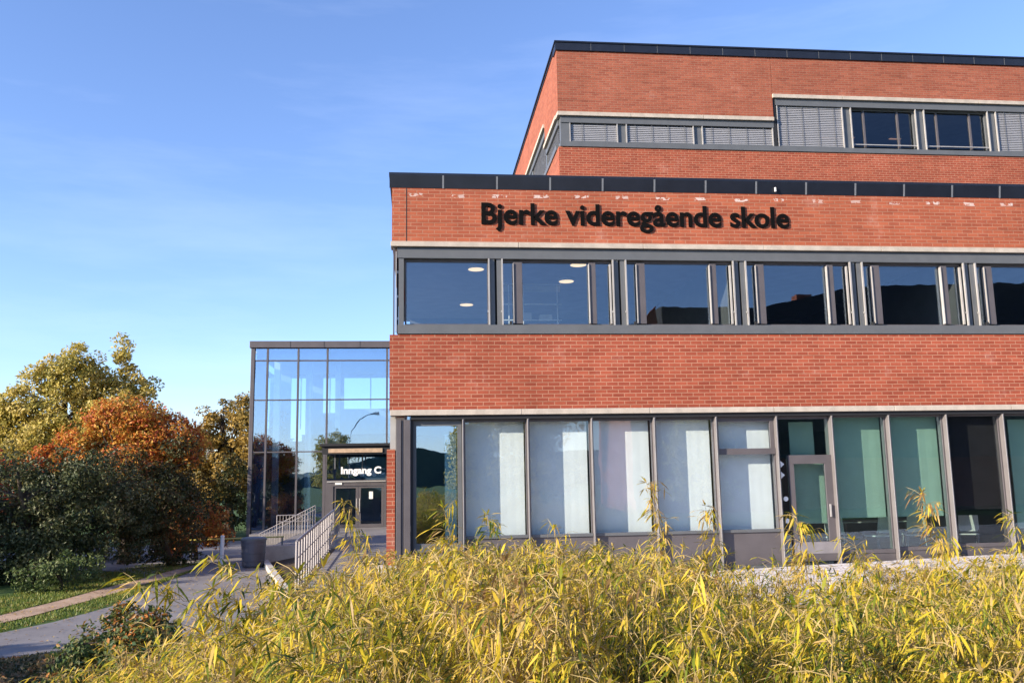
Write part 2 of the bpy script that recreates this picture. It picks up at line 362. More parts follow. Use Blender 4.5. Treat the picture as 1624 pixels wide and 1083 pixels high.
def win1(x0, x1, big=False):
    z0, z1 = 5.285, 6.655; y = D0 + .13
    fr = MB(); fr.box(x0, x1, y, y + .06, z0, z0 + .04).box(x0, x1, y, y + .06, z1 - .05, z1)
    fr.box(x0, x0 + .035, y, y + .06, z0 + .04, z1 - .05).box(x1 - .035, x1, y, y + .06, z0 + .04, z1 - .05)
    f = fr.build('window', 'steel_warm', sch)
    if big:
        pane(f, x0 + .035, x1 - .035, z0 + .04, z1 - .05, y + .03)
        return
    a, b, c, d = x0 + .25, x0 + .43, x1 - .50, x1 - .36
    pane(f, x0 + .035, a, z0 + .04, z1 - .05, y + .035); pane(f, b, c, z0 + .04, z1 - .05, y + .03); pane(f, d, x1 - .035, z0 + .04, z1 - .05, y + .035)
    MB().box(a, b, y - .05, y + .055, z0 + .041, z1 - .051).build('mullion', 'steel_warm', f, .004)
    MB().box(c, d, y - .05, y + .055, z0 + .041, z1 - .051).build('mullion', 'steel_warm', f, .004)
    box('trim', 'rail_light', f, a - .012, a, y - .075, y + .01, z0 + .05, z1 - .08)
    box('trim', 'rail_light', f, c - .012, c, y - .075, y + .01, z0 + .05, z1 - .08)
    box('trim', 'rail_light', f, x1 - .075, x1 - .045, y - .06, y - .01, z0 + .04, z1 - .08)
win1(-.24, posts[0] - .13, True)
for k in range(10): win1(posts[k] + .12, posts[k + 1] - .13)

# ground floor: fins, glass, spandrels
fins = [.91, 2.2, 3.49, 4.775, 6.06, 7.335, 8.52, 9.76, 11.03, 12.3, 13.6, 14.9, 16.2, 17.5, 18.8, 20.1]
GY = D0 + .13
box('lintel', 'dark', sch, -.12, XR, D0 + .01, D0 + .3, 3.40, 3.474)
def gz(x): return terz(x) - .06
for k, f in enumerate(fins):
    wdt = .038
    z0 = gz(f)
    fn = MB().box(f - wdt / 2, f + wdt / 2, D0 + .005, GY + .20, z0, 3.398).build('fin', 'fin', sch, .003)
    box('fin_edge', 'rail_light', fn, f - wdt / 2 + .004, f - .004, D0 - .004, D0 + .004, z0 + .01, 3.39)
def spandrel(x0, x1, zs=1.13):
    s = box('spandrel', 'steel_warm', sch, x0, x1, GY, GY + .05, gz(x0) + .12, zs - .06)
    box('window_sill', 'steel', s, x0, x1, GY - .035, GY + .07, zs - .057, zs)
    box('base_trim', 'steel', s, x0, x1, GY - .02, GY + .05, gz(x0), gz(x0) + .115)
# corner bay: ribbed metal panels then a clear window
cp = MB()
xx = -.40
for wd in (.10, .05, .13): cp.box(xx, xx + wd - .006, D0 + .03 + (.02 if wd < .08 else 0), D0 + .3, .1, 3.40); xx += wd
cp.build('corner_panel', 'steel_warm', sch, .004)
box('corner_panel', 'dark', sch, -.12, -.07, D0 + .06, D0 + .3, .1, 3.40)
fr = MB().box(-.07, .88, GY, GY + .06, 3.28, 3.40).box(-.07, -.01, GY, GY + .06, 1.0, 3.28).box(.80, .88, GY, GY + .06, 1.0, 3.28).box(-.07, .88, GY, GY + .06, .9, 1.0).build('window', 'steel', sch)
pane(fr, -.01, .80, 1.0, 3.28, GY + .03, 'glass_wall')
MB().box(.55, .78, GY + .15, GY + .17, 1.0, 3.12).build('blind', 'green_blind', fr)
spandrel(-.07, .88, .9)
def screen(mb, x0, x1, y, z0, z1, n=13, amp=.0008):
    st = (x1 - x0) / n
    for i in range(n):
        a, b = x0 + i * st, x0 + (i + 1) * st; ya, yb = y + (amp if i % 2 else -amp), y + (-amp if i % 2 else amp)
        mb.v += [(a, ya, z0), (b, yb, z0), (b, yb, z1), (a, ya, z1)]; q = len(mb.v) - 4; mb.f.append((q, q + 1, q + 2, q + 3))
    return mb
for k in range(4):        # four white screened windows
    x0, x1 = fins[k] + .025, fins[k + 1] - .025
    fr = MB().box(x0, x1, GY + .01, GY + .06, 3.345, 3.398).box(x0, x0 + .02, GY + .01, GY + .06, 1.13, 3.345).box(x1 - .02, x1, GY + .01, GY + .06, 1.13, 3.345).build('window', 'steel_warm', sch)
    pane(fr, x0 + .02, x1 - .02, 1.13, 3.345, GY + .03, 'glass_blind')
    screen(MB(), x0 + .03, x1 - .03, GY + .215, 1.12, 3.39).build('blind', 'curtain', fr)
    spandrel(x0, x1)
x0, x1 = fins[4] + .025, fins[5] - .025          # window split by a transom
fr = MB().box(x0, x1, GY, GY + .07, 3.30, 3.398).box(x0, x1, GY - .03, GY + .08, 2.63, 2.75).box(x0, x0 + .05, GY, GY + .07, 2.75, 3.30).box(x1 - .08, x1, GY, GY + .07, 2.75, 3.30).box(x0, x0 + .02, GY, GY + .06, 1.13, 2.63).box(x1 - .02, x1, GY, GY + .06, 1.13, 2.63).build('window', 'steel_warm', sch)
pane(fr, x0 + .05, x1 - .08, 2.75, 3.30, GY + .03, 'glass_blind'); pane(fr, x0 + .02, x1 - .02, 1.13, 2.63, GY + .03, 'glass_blind')
screen(MB(), x0 + .03, x1 - .03, GY + .215, 1.12, 3.39).build('blind', 'curtain', fr); spandrel(x0, x1)
# garden door bay
x0, x1 = fins[5] + .03, fins[6] - .03
fr = MB().box(x0, x1, GY, GY + .06, 3.34, 3.398).box(x0, x0 + .03, GY, GY + .06, 2.60, 3.34).build('window', 'steel_warm', sch)
pane(fr, x0 + .03, x1, 2.60, 3.34, GY + .03, 'glass_green')
MB().box(x0 + .42, x0 + .95, GY + .35, GY + .37, 2.5, 3.3).build('blind', 'green_blind', fr)
zt = .47
box('door_panel', 'glass_green', sch, x0 + .005, x0 + .19, GY + .02, GY + .04, zt, 2.60)
jm = box('door_jamb', 'dark', sch, x0, x0 + .21, GY + .05, GY + .09, zt, 2.60)
for zc in (2.42, 2.20):
    t = MB(); t.prism([(0, 0), (1, 0), (1, 1), (0, 1)], 0, 1); t.v = []; t.f = []
    t.v += [(x0 + .05, GY + .012, zc - .07), (x0 + .13, GY + .012, zc), (x0 + .05, GY + .012, zc + .07), (x0 + .05, GY + .018, zc - .07), (x0 + .13, GY + .018, zc), (x0 + .05, GY + .018, zc + .07)]
    t.f += [(0, 1, 2), (5, 4, 3), (0, 3, 4, 1), (1, 4, 5, 2), (2, 5, 3, 0)]
    t.build('sticker', 'white', jm)
for zc in (1.72, 1.28):
    MB().tube([(x0 + .12, GY + .016, zc), (x0 + .12, GY + .010, zc)], .05, 14).build('sticker', 'white', jm)
d0, d1 = x0 + .215, x1 + .02
dr = MB().box(d0, d1, GY - .01, GY + .06, 2.42, 2.60).box(d0, d0 + .11, GY - .01, GY + .06, .86, 2.42).box(d1 - .16, d1, GY - .01, GY + .06, .86, 2.42).box(d0, d1, GY - .01, GY + .06, zt, .86).build('door', 'steel_warm', sch, .004)
pane(dr, d0 + .11, d1 - .16, .86, 2.42, GY + .02, 'glass_green')
box('kick_plate', 'galv', dr, d0 + .01, d1 - .01, GY - .018, GY - .011, .62, .85)
box('handle', 'rail_light', dr, d1 - .13, d1 - .10, GY - .06, GY - .035, 1.35, 1.6)
MB().box(d0 + .06, d1 + .0, GY + .3, GY + .32, 1.2, 2.6).build('blind', 'green_blind', dr)
# green glazed bays, a blacked-out bay and the rest
for k in range(6, 15):
    x0, x1 = fins[k] + .03, fins[k + 1] - .03
    zb = gz(x0) + .3
    fr = MB().box(x0, x1, GY, GY + .06, 3.36, 3.398).box(x0, x1, GY - .02, GY + .06, zb - .08, zb).box(x0, x1, GY - .01, GY + .06, gz(x0), zb - .09).box(x0, x0 + .02, GY, GY + .06, zb, 3.36).box(x1 - .02, x1, GY, GY + .06, zb, 3.36).build('window', 'steel_warm', sch)
    if k == 8:
        pane(fr, x0 + .02, x1 - .02, zb, 3.36, GY + .03, 'glass_dark')
        box('blind', 'black_blind', fr, x0 + .0, x1 - .0, GY + .16, GY + .18, 1.42, 3.39)
    else:
        pane(fr, x0 + .02, x1 - .02, zb, 3.36, GY + .03, 'glass_green')
        if k != 9: screen(MB(), x0 + .0, x1 - .0, GY + .24, 1.30 if k < 8 else 1.2, 3.39, 9, .002).build('blind', 'green_blind', fr)
        else: MB().box(x0 + .35, x1, GY + .3, GY + .32, 1.0, 3.3).build('blind', 'green_blind', fr)
# brick pillar at the corner with its stone foot
MB().box(XL - .085, XL + .075, D0 + .10, D0 + .32, .62, 2.83).build('brick_pillar', 'brick_lo', sch)
MB().box(XL - .03, XL + .085, D0 + .34, D0 + .5, .2, 3.478).build('corner_panel', 'rail_light', sch)  # pale metal strip standing in for sky seen through a glass edge
MB().box(XL - .24, XL + .22, D0 - .12, D0 + .32, 0, .615).build('plinth_block', 'stone', sch, .02)

# rooms behind the glass
rm = MB(); rm.box(XL + .2, XR, D0 + .34, 26.4, 5.02, 5.08).build('floor_slab', 'room', sch)
MB().box(XL + .2, XR, D0 + .34, 26.4, 6.92, 6.98).build('ceiling', 'ceiling', sch)
MB().box(XL + .3, XR, 25.9, 26.0, 5.08, 6.92).build('back_wall', 'room', sch)
for x in (6.67, 11.81, 19.52): MB().box(x - .05, x + .05, D0 + .32, 25.8, 5.085, 6.915).build('partition', 'room', sch)
MB().box(-.05, XR, D0 + .34, 24.4, .34, .42).build('floor_slab', 'room_light', sch)
MB().box(-.05, XR, D0 + .34, 24.4, 3.41, 3.47).build('ceiling', 'ceiling', sch)
MB().box(-.05, XR, 24.4, 24.5, .42, 3.41).build('back_wall', plain('green_grey_wall', (.16, .20, .19), .9), sch)
for x in (.95, 7.33): MB().box(x - .04, x + .04, GY + .36, 24.3, .425, 3.405).build('partition', 'room_light', sch)
# round ceiling lamps
for i, (x, y, lb) in enumerate([(1.32, 19.4, 'round warm ceiling lamp nearest the glass in the corner window'), (1.33, 23.47, 'small round warm ceiling lamp deepest in the corner window room'),
                    (3.55, 18.91, 'round warm ceiling lamp at the top of the second upper window'), (3.56, 20.56, 'round warm ceiling lamp lower in the second upper window')]):
    t = thing('ceiling_lamp', lb, 'ceiling lamp', (x, y, 6.92), 'round lamps on the first floor ceiling')
    MB().tube([(x, y, 6.915), (x, y, 6.86)], .19, 24).build('lamp_rim', 'white', t)
    MB().tube([(x, y, 6.858), (x, y, 6.852)], .175, 24).build('diffuser', 'lamp', t)
# metal rack in the second window
t = thing('metal_rack', 'light metal rack seen through the second upper window', 'rack', (2.75, 20.6, 5.08))
mb = MB()
for x in (2.16, 2.5, 3.32):
    mb.box(x - .012, x + .012, 20.5, 20.524, 5.08, 6.78)
for z in (5.9, 6.28, 6.76): mb.box(2.0, 3.42, 20.5, 20.524, z, z + .022)
mb.build('frame', 'white', t)
MB().box(2.0, 3.4, 20.56, 20.58, 6.6, 6.75).build('roller', 'room_light', t)
MB().box(2.4, 2.7, 20.55, 20.7, 5.925, 6.1).box(2.9, 3.2, 20.55, 20.7, 5.925, 6.05).build('storage_box', 'room_light', t)

# ------------------------------------------------------------ the school, upper block
D1 = 26.6; UX = 4.48; UR = 42.0; UD = 39.3; XS = 11.62
def ub(name, mat, x0, x1, z0, z1, y0=D1, th=.3): return MB().box(x0, x1, y0, y0 + th, z0, z1).build(name, mat, sch)
ub('brick_wall', 'brick_up', UX, XS, 13.76, 15.84); ub('brick_wall', 'brick_up', XS + .012, UR, 14.56, 15.84, D1 + .0)
ub('brick_wall', 'brick_lo', UX, UR, 8.0, 12.60)
lg = MB()
for i in range(3): lg.box(UX - .03 + i * 2.4, min(XS, UX - .03 + i * 2.4 + 2.39), D1 - .06, D1 + .3, 13.63, 13.757)
for i in range(13): lg.box(XS + i * 2.4, XS + i * 2.4 + 2.39, D1 - .06, D1 + .3, 14.43, 14.557)
lg.build('ledge', 'ledge', sch, .006)
re_ = MB().box(UX - .04, UR, D1 - .05, D1 + .5, 15.842, 16.10).box(UX - .07, UR, D1 - .08, D1 + .5, 16.10, 16.15).box(UX - .03, UX + .4, D1 + .5, UD, 16.0, 16.10).box(UX - .07, UX + .4, D1 + .5, UD, 16.10, 16.15).build('roof_edge', 'navy', sch)
sm = MB()
for k in range(34): sm.box(5.6 + k * 1.1, 5.612 + k * 1.1, D1 - .056, D1 - .05, 15.85, 16.09)
sm.build('seam', 'steel', re_)
box('roof_slab', 'roof', sch, UX + .4, UR, D1 + .5, UD - .1, 15.8, 15.95)
# low strip: three blinds, then tall strip
ub('lintel', 'steel', UX + .08, XS, 13.42, 13.62, D1 + .02, .26)
ub('lintel', 'steel', XS + .10, UR, 14.20, 14.42, D1 + .02, .26)
ub('sill', 'steel', UX + .05, UR, 12.603, 12.76, D1 - .04, .32)
ub('frame_edge', 'dark', XS + .003, XS + .10, 12.76, 14.42, D1 + .03, .2)
for c in (6.55, 9.06): ub('post', 'steel', c - .13, c + .13, 12.76, 13.42, D1 + .09, .2)
ub('post', 'steel', UX + .08, UX + .36, 12.76, 13.42, D1 + .05, .2)
def venetian(parent, x0, x1, z0, z1, y):
    mb = MB(); z = z0 + .03
    while z < z1:
        mb.v += [(x0, y - .018, z - .034), (x1, y - .018, z - .034), (x1, y + .014, z + .034), (x0, y + .014, z + .034)]; q = len(mb.v) - 4; mb.f.append((q, q + 1, q + 2, q + 3)); z += .062
    o = mb.build('blind', 'blind', parent)
    c = MB()
    n = max(2, round((x1 - x0) / .62))
    for i in range(n): xx = x0 + (x1 - x0) * (i + .5) / n; c.box(xx - .007, xx + .007, y - .04, y - .034, z0, z1)
    c.box(x0, x1, y - .035, y + .035, z0 - .03, z0)
    c.build('blind_rail', 'steel', parent)
def win2(x0, x1, z0, z1, bl, mat='glass_dark'):
    y = D1 + .17
    f = MB().box(x0, x1, y, y + .08, z0, z0 + .06).box(x0, x1, y, y + .08, z1 - .05, z1).box(x0, x0 + .06, y, y + .08, z0 + .06, z1 - .05).box(x1 - .06, x1, y, y + .08, z0 + .06, z1 - .05).build('window', 'steel', sch)
    pane(f, x0 + .06, x1 - .06, z0 + .06, z1 - .05, y + .05, mat)
    box('guide_rail', 'rail_light', f, x0 + .005, x0 + .035, D1 + .03, D1 + .09, z0, z1)
    box('guide_rail', 'rail_light', f, x1 - .035, x1 - .005, D1 + .03, D1 + .09, z0, z1)
    if bl: venetian(f, x0 + .04, x1 - .04, z0 + .07, z1 - .01, D1 + .09)
    else:
        box('blind_rail', 'rail_light', f, x0 + .04, x1 - .04, D1 + .08, D1 + .12, z0 + .16, z0 + .19)
        box('mullion', 'steel_warm', f, x0 + .5, x0 + .56, y + .01, y + .09, z0 + .06, z1 - .05)
        box('mullion', 'steel_warm', f, x1 - .62, x1 - .56, y + .01, y + .09, z0 + .06, z1 - .05)
win2(UX + .36, 6.42, 12.76, 13.42, True); win2(6.68, 8.93, 12.76, 13.42, True); win2(9.19, XS - .02, 12.76, 13.42, True)
pc = [14.16 + 2.57 * k for k in range(10)]
for c in pc: ub('post', 'steel', c - .13, c + .13, 12.76, 14.20, D1 + .10, .2)
prev = XS + .13
for k, c in enumerate(pc): win2(prev, c - .13, 12.76, 14.20, k not in (1, 2)); prev = c + .13
# side wall with its stepped strip windows
sw = MB(); sw.box(UX, UX + .3, D1 + .5, UD, 14.56, 15.998).box(UX, UX + .3, D1 + .303, D1 + .499, 14.56, 15.84).box(UX, UX + .3, D1 + .303, 29.55, 13.76, 14.557).box(UX, UX + .3, D1 + .303, UD, 8, 12.60)
sw.build('brick_wall', 'brick_up', sch)
MB().box(UX - .06, UX + .3, D1 + .303, 29.54, 13.63, 13.757).box(UX - .06, UX + .3, 29.56, UD, 14.43, 14.557).build('ledge', 'ledge', sch)
MB().box(UX + .03, UX + .25, D1 + .303, 29.55, 13.42, 13.627).box(UX + .03, UX + .25, 29.58, UD, 14.2, 14.427).build('lintel', 'steel', sch)
MB().box(UX - .04, UX + .25, D1 + .303, UD, 12.603, 12.757).build('sill', 'steel', sch)
MB().box(UX + .2, UX + .22, D1 + .4, 29.5, 12.76, 13.42).box(UX + .2, UX + .22, 29.7, UD, 12.76, 14.2).build('side_glazing', 'glass', sch)
sb = MB(); z = 12.8
while z < 14.2:
    sb.box(UX + .09, UX + .15, 29.8 if z > 13.4 else D1 + .5, 33.2, z, z + .012); z += .07
sb.build('blind', 'blind', sch)
MB().box(UX + .06, UX + .2, 29.5, 29.7, 12.76, 14.43).box(UX + .06, UX + .2, 33.3, 33.6, 12.76, 14.2).build('post', 'steel', sch)
MB().box(UX + .5, UR, D1 + .34, 34, 12.5, 12.58).build('floor_slab', 'room', sch)
MB().box(UX + .5, UR, D1 + .34, 34, 14.42, 14.5).build('ceiling', 'ceiling', sch)
MB().box(UX + .5, UR, 34, 34.1, 12.58, 14.42).build('back_wall', 'room', sch)
for x, y, ln, lb in ((15.3, 29.5, 1.3, 'slim tube lamp on the ceiling behind the first dark top floor window'), (17.5, 29.5, .5, 'short tube lamp on the ceiling behind the second dark top floor window')):
    t = thing('tube_lamp', lb, 'ceiling lamp', (x, y, 14.4)); MB().box(x - ln / 2, x + ln / 2, y, y + .1, 14.34, 14.41).build('housing', 'white', t)
    MB().box(x - ln / 2 + .03, x + ln / 2 - .03, y + .01, y + .09, 14.325, 14.337).build('tube', emit('tube_glow_%d' % x, (1, .55, .35), .25), t)

# ------------------------------------------------------------ lettering
def text_mesh(body, size, ext, off):
    cu = bpy.data.curves.new('text', 'FONT'); cu.body = body; cu.size = size; cu.extrude = ext; cu.offset = off; cu.resolution_u = 4
    o = bpy.data.objects.new('text', cu); COL.objects.link(o); bpy.context.view_layer.update()
    dg = bpy.context.evaluated_depsgraph_get(); me = bpy.data.meshes.new_from_object(o.evaluated_get(dg)); COL.objects.unlink(o); bpy.data.objects.remove(o)
    return me
def sign(name, label, body, x0, x1, y, zb, h, mat, off=.01, ext=.012, cat='sign'):
    full = text_mesh(body, 1, 0, 0); xs = [v.co.x for v in full.vertices]; wid = max(xs) - min(xs); mnx = min(xs)
    cap = text_mesh(body[0], 1, 0, 0); ch = max(v.co.y for v in cap.vertices)
    sx = (x1 - x0) / wid; sy = h / ch
    root = thing(name, label, cat, ((x0 + x1) / 2, y, zb))
    for i, c in enumerate(body):
        if c == ' ': continue
        pm = text_mesh(body[:i + 1], 1, 0, 0); gm = text_mesh(c, 1, 0, 0)
        dx = max(v.co.x for v in pm.vertices) - max(v.co.x for v in gm.vertices) - mnx
        g = text_mesh(c, 1, 1, off)
        o = MB()
        vs = [(x0 + (v.co.x + dx) * sx, y - (ext if v.co.z > 0 else -ext), zb + v.co.y * sy) for v in g.vertices]
        o.v = vs; o.f = [tuple(p.vertices) for p in g.polygons]
        o.build('letter', mat, root)
    return root
sign('wall_sign', 'black raised letters reading Bjerke videregående skole on the brick parapet', 'Bjerke videregående skole', 1.33, 7.86, D0 - .016, 7.385, .43, 'letter', .022, .010)

# ------------------------------------------------------------ glass entrance building
D2 = 38.0; GL = -6.92; GR = 4.4; GT = 7.85
gb = thing('glass_entrance_hall', 'blue glass entrance hall with grey mullions left of the brick school', 'building', (-2, D2, 0))
MB().box(GL - .06, GR, D2 - .12, 46.1, 7.86, 8.14).build('roof_edge', 'steel_warm', gb, .01)
sq = MB()
for x in (-5.3, -3.9, -2.4, -.9): sq.box(x - .01, x + .01, D2 - .126, D2 - .121, 7.87, 8.13)
sq.build('seam', 'dark', gb)
MB().box(GL, GL + .16, D2 - .06, D2 + .14, -.1, 7.857).build('corner_post', 'steel_warm', gb, .01)
cols = [-6.24, -4.97, -3.76, -1.26, .1, 1.4, 2.7, 4.3]; rows = [7.32, 5.66, 3.50]
mu = MB()
for x in cols: mu.box(x - .038, x + .038, D2 - .05, D2 + .08, 0, 7.857)
mu.build('mullion', 'steel_warm', gb)
tr = MB()
xs_ = [GL + .16] + cols
for z in rows:
    for a, b in zip(xs_[:-1], xs_[1:]):
        tr.box(a + (.03 if a > GL + .2 else 0), b - .03, D2 - .035, D2 + .07, z - .025, z + .025)
tr.build('transom', 'steel_warm', gb)
for a, b in zip(xs_[:-1], xs_[1:]):
    zz = [0.35] + rows[::-1] + [7.85]
    for z0, z1 in zip(zz[:-1], zz[1:]):
        if a == -3.76 and z0 < 1: z0 = 2.35
        pn = MB().box(a + .03, b - .03, D2 + .01, D2 + .022, z0 + .025, z1 - .025).build('pane', 'glass_wall', gb)
# spandrel panels behind the glass at the top and the left edge, beams, rear wall with open windows
MB().box(GL + .2, GR - .3, D2 + .12, D2 + .2, 7.35, 7.84).build('spandrel', plain('blue_grey_panel', (.13, .16, .24), .6), gb)
MB().box(GL + .17, -6.28, D2 + .12, D2 + .2, .3, 7.3).build('spandrel', plain('grey_blue_panel', (.10, .12, .17), .6), gb)
MB().box(GL + .1, GR, D2 + .4, 45.9, 7.68, 7.84).build('roof_slab', 'room_light', gb)
rw = MB(); ry_ = 45.9
opn = [(-6.35, -5.35), (-4.75, -4.05), (-3.7, -1.0), (-.6, 2.0)]
px_ = GL
for a, b in opn:
    rw.box(px_, a, ry_, ry_ + .2, 4.2, 7.5); px_ = b
    rw.box((a + b) / 2 - .03, (a + b) / 2 + .03, ry_ + .05, ry_ + .1, 4.9, 7.5)
rw.box(px_, GR, ry_, ry_ + .2, 4.2, 7.5).box(GL, GR, ry_, ry_ + .2, 7.5, 7.68).box(GL, GR, ry_, ry_ + .2, -.1, 4.2)
for i, (a, b) in enumerate(opn): rw.box(a, b, ry_, ry_ + .2, 4.2, (4.3, 5.7, 5.9, 5.9)[i])
rw.build('rear_wall', plain('blue_grey_plaster', (.20, .24, .30), .8), gb)
MB().box(GL, GL + .15, D2 + .3, ry_, -.1, 3.6).build('side_wall', 'room', gb)
MB().box(GL + .03, GL + .05, D2 + .3, ry_, 3.6, 7.4).build('side_glazing', 'glass_wall', gb)
MB().box(-5.0, GR, D2 + 1.8, ry_ - .01, 3.9, 4.3).build('gallery_floor', 'room', gb)
MB().box(-6.1, -5.85, D2 + .9, D2 + 1.15, 0, 7.4).box(-4.75, -4.5, D2 + .9, D2 + 1.15, 0, 7.4).box(-3.5, -3.3, D2 + .9, D2 + 1.1, 4.3, 7.4).build('column', 'room_light', gb)
MB().box(GL + .1, GR, D2 + .3, ry_, .0, .3).build('floor_slab', 'room', gb)
MB().box(GL + .2, GR, D2 - .04, D2 + .15, -.1, .34).build('plinth', 'steel', gb)
# entrance doors
ex0, ex1 = -3.45, -1.36
ed_ = MB().box(ex0 - .28, ex1 + .1, D2 - .06, D2 + .1, 2.06, 2.30).box(ex1 + .0, ex1 + .09, D2 - .06, D2 + .1, .36, 2.06).box(ex0 - .28, ex0, D2 - .06, D2 + .1, .36, 2.06).build('door_frame', 'steel_warm', gb)
box('door_head', 'rail_light', ed_, ex0 - .25, ex1 + .1, D2 - .10, D2 - .065, 2.22, 2.27)
mid = -2.42
for a, b in ((ex0 + .01, mid - .005), (mid + .005, ex1 - .01)):
    d = MB().box(a, b, D2 - .03, D2 + .04, 1.97, 2.05).box(a, b, D2 - .03, D2 + .04, .37, .5).box(a, a + .10, D2 - .03, D2 + .04, .5, 1.97).box(b - .10, b, D2 - .03, D2 + .04, .5, 1.97).build('door', 'steel_warm', gb)
    pane(d, a + .10, b - .10, .5, 1.97, D2 + .0, 'glass_dark')
    hx = b - .06 if a < mid - .5 else a + .06
    MB().tube([(hx, D2 - .09, 1.0), (hx, D2 - .09, 1.55)], .018).build('handle', 'rail_light', d)
nb_ = box('notice', 'white', gb, -1.98, -1.82, D2 - .04, D2 - .034, 1.52, 1.82)
st = box('door_side_panel', 'dark', gb, ex1 + .095, ex1 + .22, D2 - .05, D2 + .08, .36, 2.3)
for z in (2.1, 1.85, .62, .42): MB().tube([(ex1 + .155, D2 - .052, z), (ex1 + .155, D2 - .062, z)], .05, 12).build('sticker', 'white', st)
box('intercom', 'white', gb, ex0 + .08, ex0 + .36, D2 - .09, D2 - .062, 2.12, 2.20)
# canopy with timber soffit on one slim post
cn = MB().box(-3.78, -.7, 35.6, D2 - .13, 3.62, 3.72).box(-3.70, -.75, 35.7, 35.8, 3.30, 3.62).box(-3.70, -3.6, 35.8, D2 - .14, 3.35, 3.62).box(-1.25, -.75, 35.81, D2 - .14, 3.35, 3.618).build('canopy', 'dark', gb)
MB().box(-3.45, -1.35, 35.66, 35.695, 3.36, 3.52).build('canopy_light', 'wood', cn)
MB().box(-3.66, -3.56, 35.66, 35.76, .4, 3.30).build('canopy_post', 'steel_warm', cn)
for x in (-3.3, -2.2): MB().box(x - .03, x + .03, 36.9, 36.95, 2.75, 3.5).build('canopy_hanger', 'steel', cn)
sign('entrance_sign', 'white raised letters reading Inngang C above the grey entrance doors', 'Inngang C', -2.95, -1.42, 35.88, 2.55, .25, 'white', .04, .03)
# landing, retaining walls, curb, bank
struct(MB().prism([(-4.35, 26.5), (-.8, 26.5), (-.8, 37.95), (-6.2, 37.95), (-6.2, 34.6), (-4.35, 34.6)], -.1, .36).build('landing', 'asphalt'))
rt = MB(); rt.box(-4.42, -3.1, 26.38, 26.495, -.05, .47)
tag(rt.build('retaining_wall', 'ledge', base=(-3.8, 26.4, 0), bevel=.01), 'low pale concrete retaining wall behind the grey litter bin', 'wall')
def zramp(y): return -.02 + max(0, min(1, (y - 17.8) / 8.6)) * .38
rp = MB(); ny = 8
for i in range(ny):
    a, b = 17.6 + i * 1.12, 17.6 + (i + 1) * 1.12
    rp.sheet([(-2.3, a, zramp(a)), (-.82, a, zramp(a)), (-.82, b, zramp(b)), (-2.3, b, zramp(b))])
struct(rp.build('ramp', 'asphalt'))
bk = MB()
for i in range(12):
    t0, t1 = i / 12, (i + 1) / 12
    def ln(t): return (-2.5 + (-4.2 + 2.5) * t, 18.6 + (26.3 - 18.6) * t)
    (xa, ya), (xb, yb) = ln(t0), ln(t1)
    bk.sheet([(xa, ya, -.0), (-2.3, ya, zramp(ya)), (-2.3, yb, zramp(yb)), (xb, yb, 0)])
struct(bk.build('bank', 'soil'))
kb = MB()
for i in range(7):
    t0, t1 = i / 7 + .003, (i + 1) / 7 - .003
    (xa, ya), (xb, yb) = ln(t0), ln(t1)
    kb.prism([(xa - .13, ya), (xa + .03, ya + .02), (xb + .03, yb + .02), (xb - .13, yb)], -.05, .10)
struct(kb.build('kerb', 'stone', bevel=.01))

# ------------------------------------------------------------ railings
def railing(name, label, p0, p1, h, n, rails, postr=.024, balr=.010, mat='galv', group=None, toppost=()):
    root = thing(name, label, 'railing', p0, group); p0 = Vector(p0); p1 = Vector(p1)
    U = Vector((0, 0, 1))
    MB().tube([p0 + U * h, p1 + U * h], postr, 8).build('handrail', mat, root)
    rr = MB()
    for r_ in rails: rr.tube([p0 + U * r_, p1 + U * r_], .013, 6)
    rr.build('rail', mat, root)
    for i in range(n + 1):
        p = p0.lerp(p1, i / n); p = Vector((p.x, p.y, max(p.z, -.03)))
        q = p0.lerp(p1, i / n) + U * h
        if q.z - p.z < .05: continue
        if i % 9 == 0: MB().tube([p, q], postr, 8).build('post', mat, root)
        else: MB().tube([p + U * .06, q], balr, 6).build('baluster', mat, root)
    return root
railing('railing', 'galvanised baluster railing climbing the ramp toward the entrance', (-2.38, 18.5, .0), (-2.38, 26.4, .36), 1.06, 18, (.12, .40, .72), .03, .024)
railing('railing', 'galvanised baluster railing running level along the landing to the entrance', (-2.38, 26.6, .36), (-2.9, 34.5, .36), 1.06, 18, (.1,), .02, .010)
railing('stair_railing', 'thin grey stair railing sloping down left in front of the glass hall', (-5.75, 34.2, -.62), (-3.75, 34.2, .36), 1.02, 22, (.88,), .018, .008)
railing('stair_railing', 'short level grey railing beside the entrance canopy post', (-5.0, 33.3, .36), (-3.9, 33.3, .36), .72, 10, (.5,), .018, .010)

# ------------------------------------------------------------ street furniture
def lathe(mb, cx, cy, prof, n=28):
    b = len(mb.v)
    for r_, z in prof:
        for k in range(n): a = 2 * math.pi * k / n; mb.v.append((cx + r_ * math.cos(a), cy + r_ * math.sin(a), z))
    for i in range(len(prof) - 1):
        for k in range(n): k2 = (k + 1) % n; mb.f.append((b + i * n + k, b + i * n + k2, b + (i + 1) * n + k2, b + (i + 1) * n + k))
    mb.f.append(tuple(b + k for k in range(n - 1, -1, -1))); mb.f.append(tuple(b + (len(prof) - 1) * n + k for k in range(n)))
    return mb
bn = thing('litter_bin', 'round grey litter bin beside the pale retaining wall', 'bin', (-4.42, 25.4, 0))
lathe(MB(), -4.42, 25.4, [(.25, -.02), (.29, .03), (.31, .35), (.33, .64), (.34, .66), (.34, .70)]).build('bin_body', 'bin', bn, smooth=False)
lathe(MB(), -4.42, 25.4, [(.345, .70), (.35, .73), (.30, .77), (.12, .79)]).build('lid', 'steel', bn)
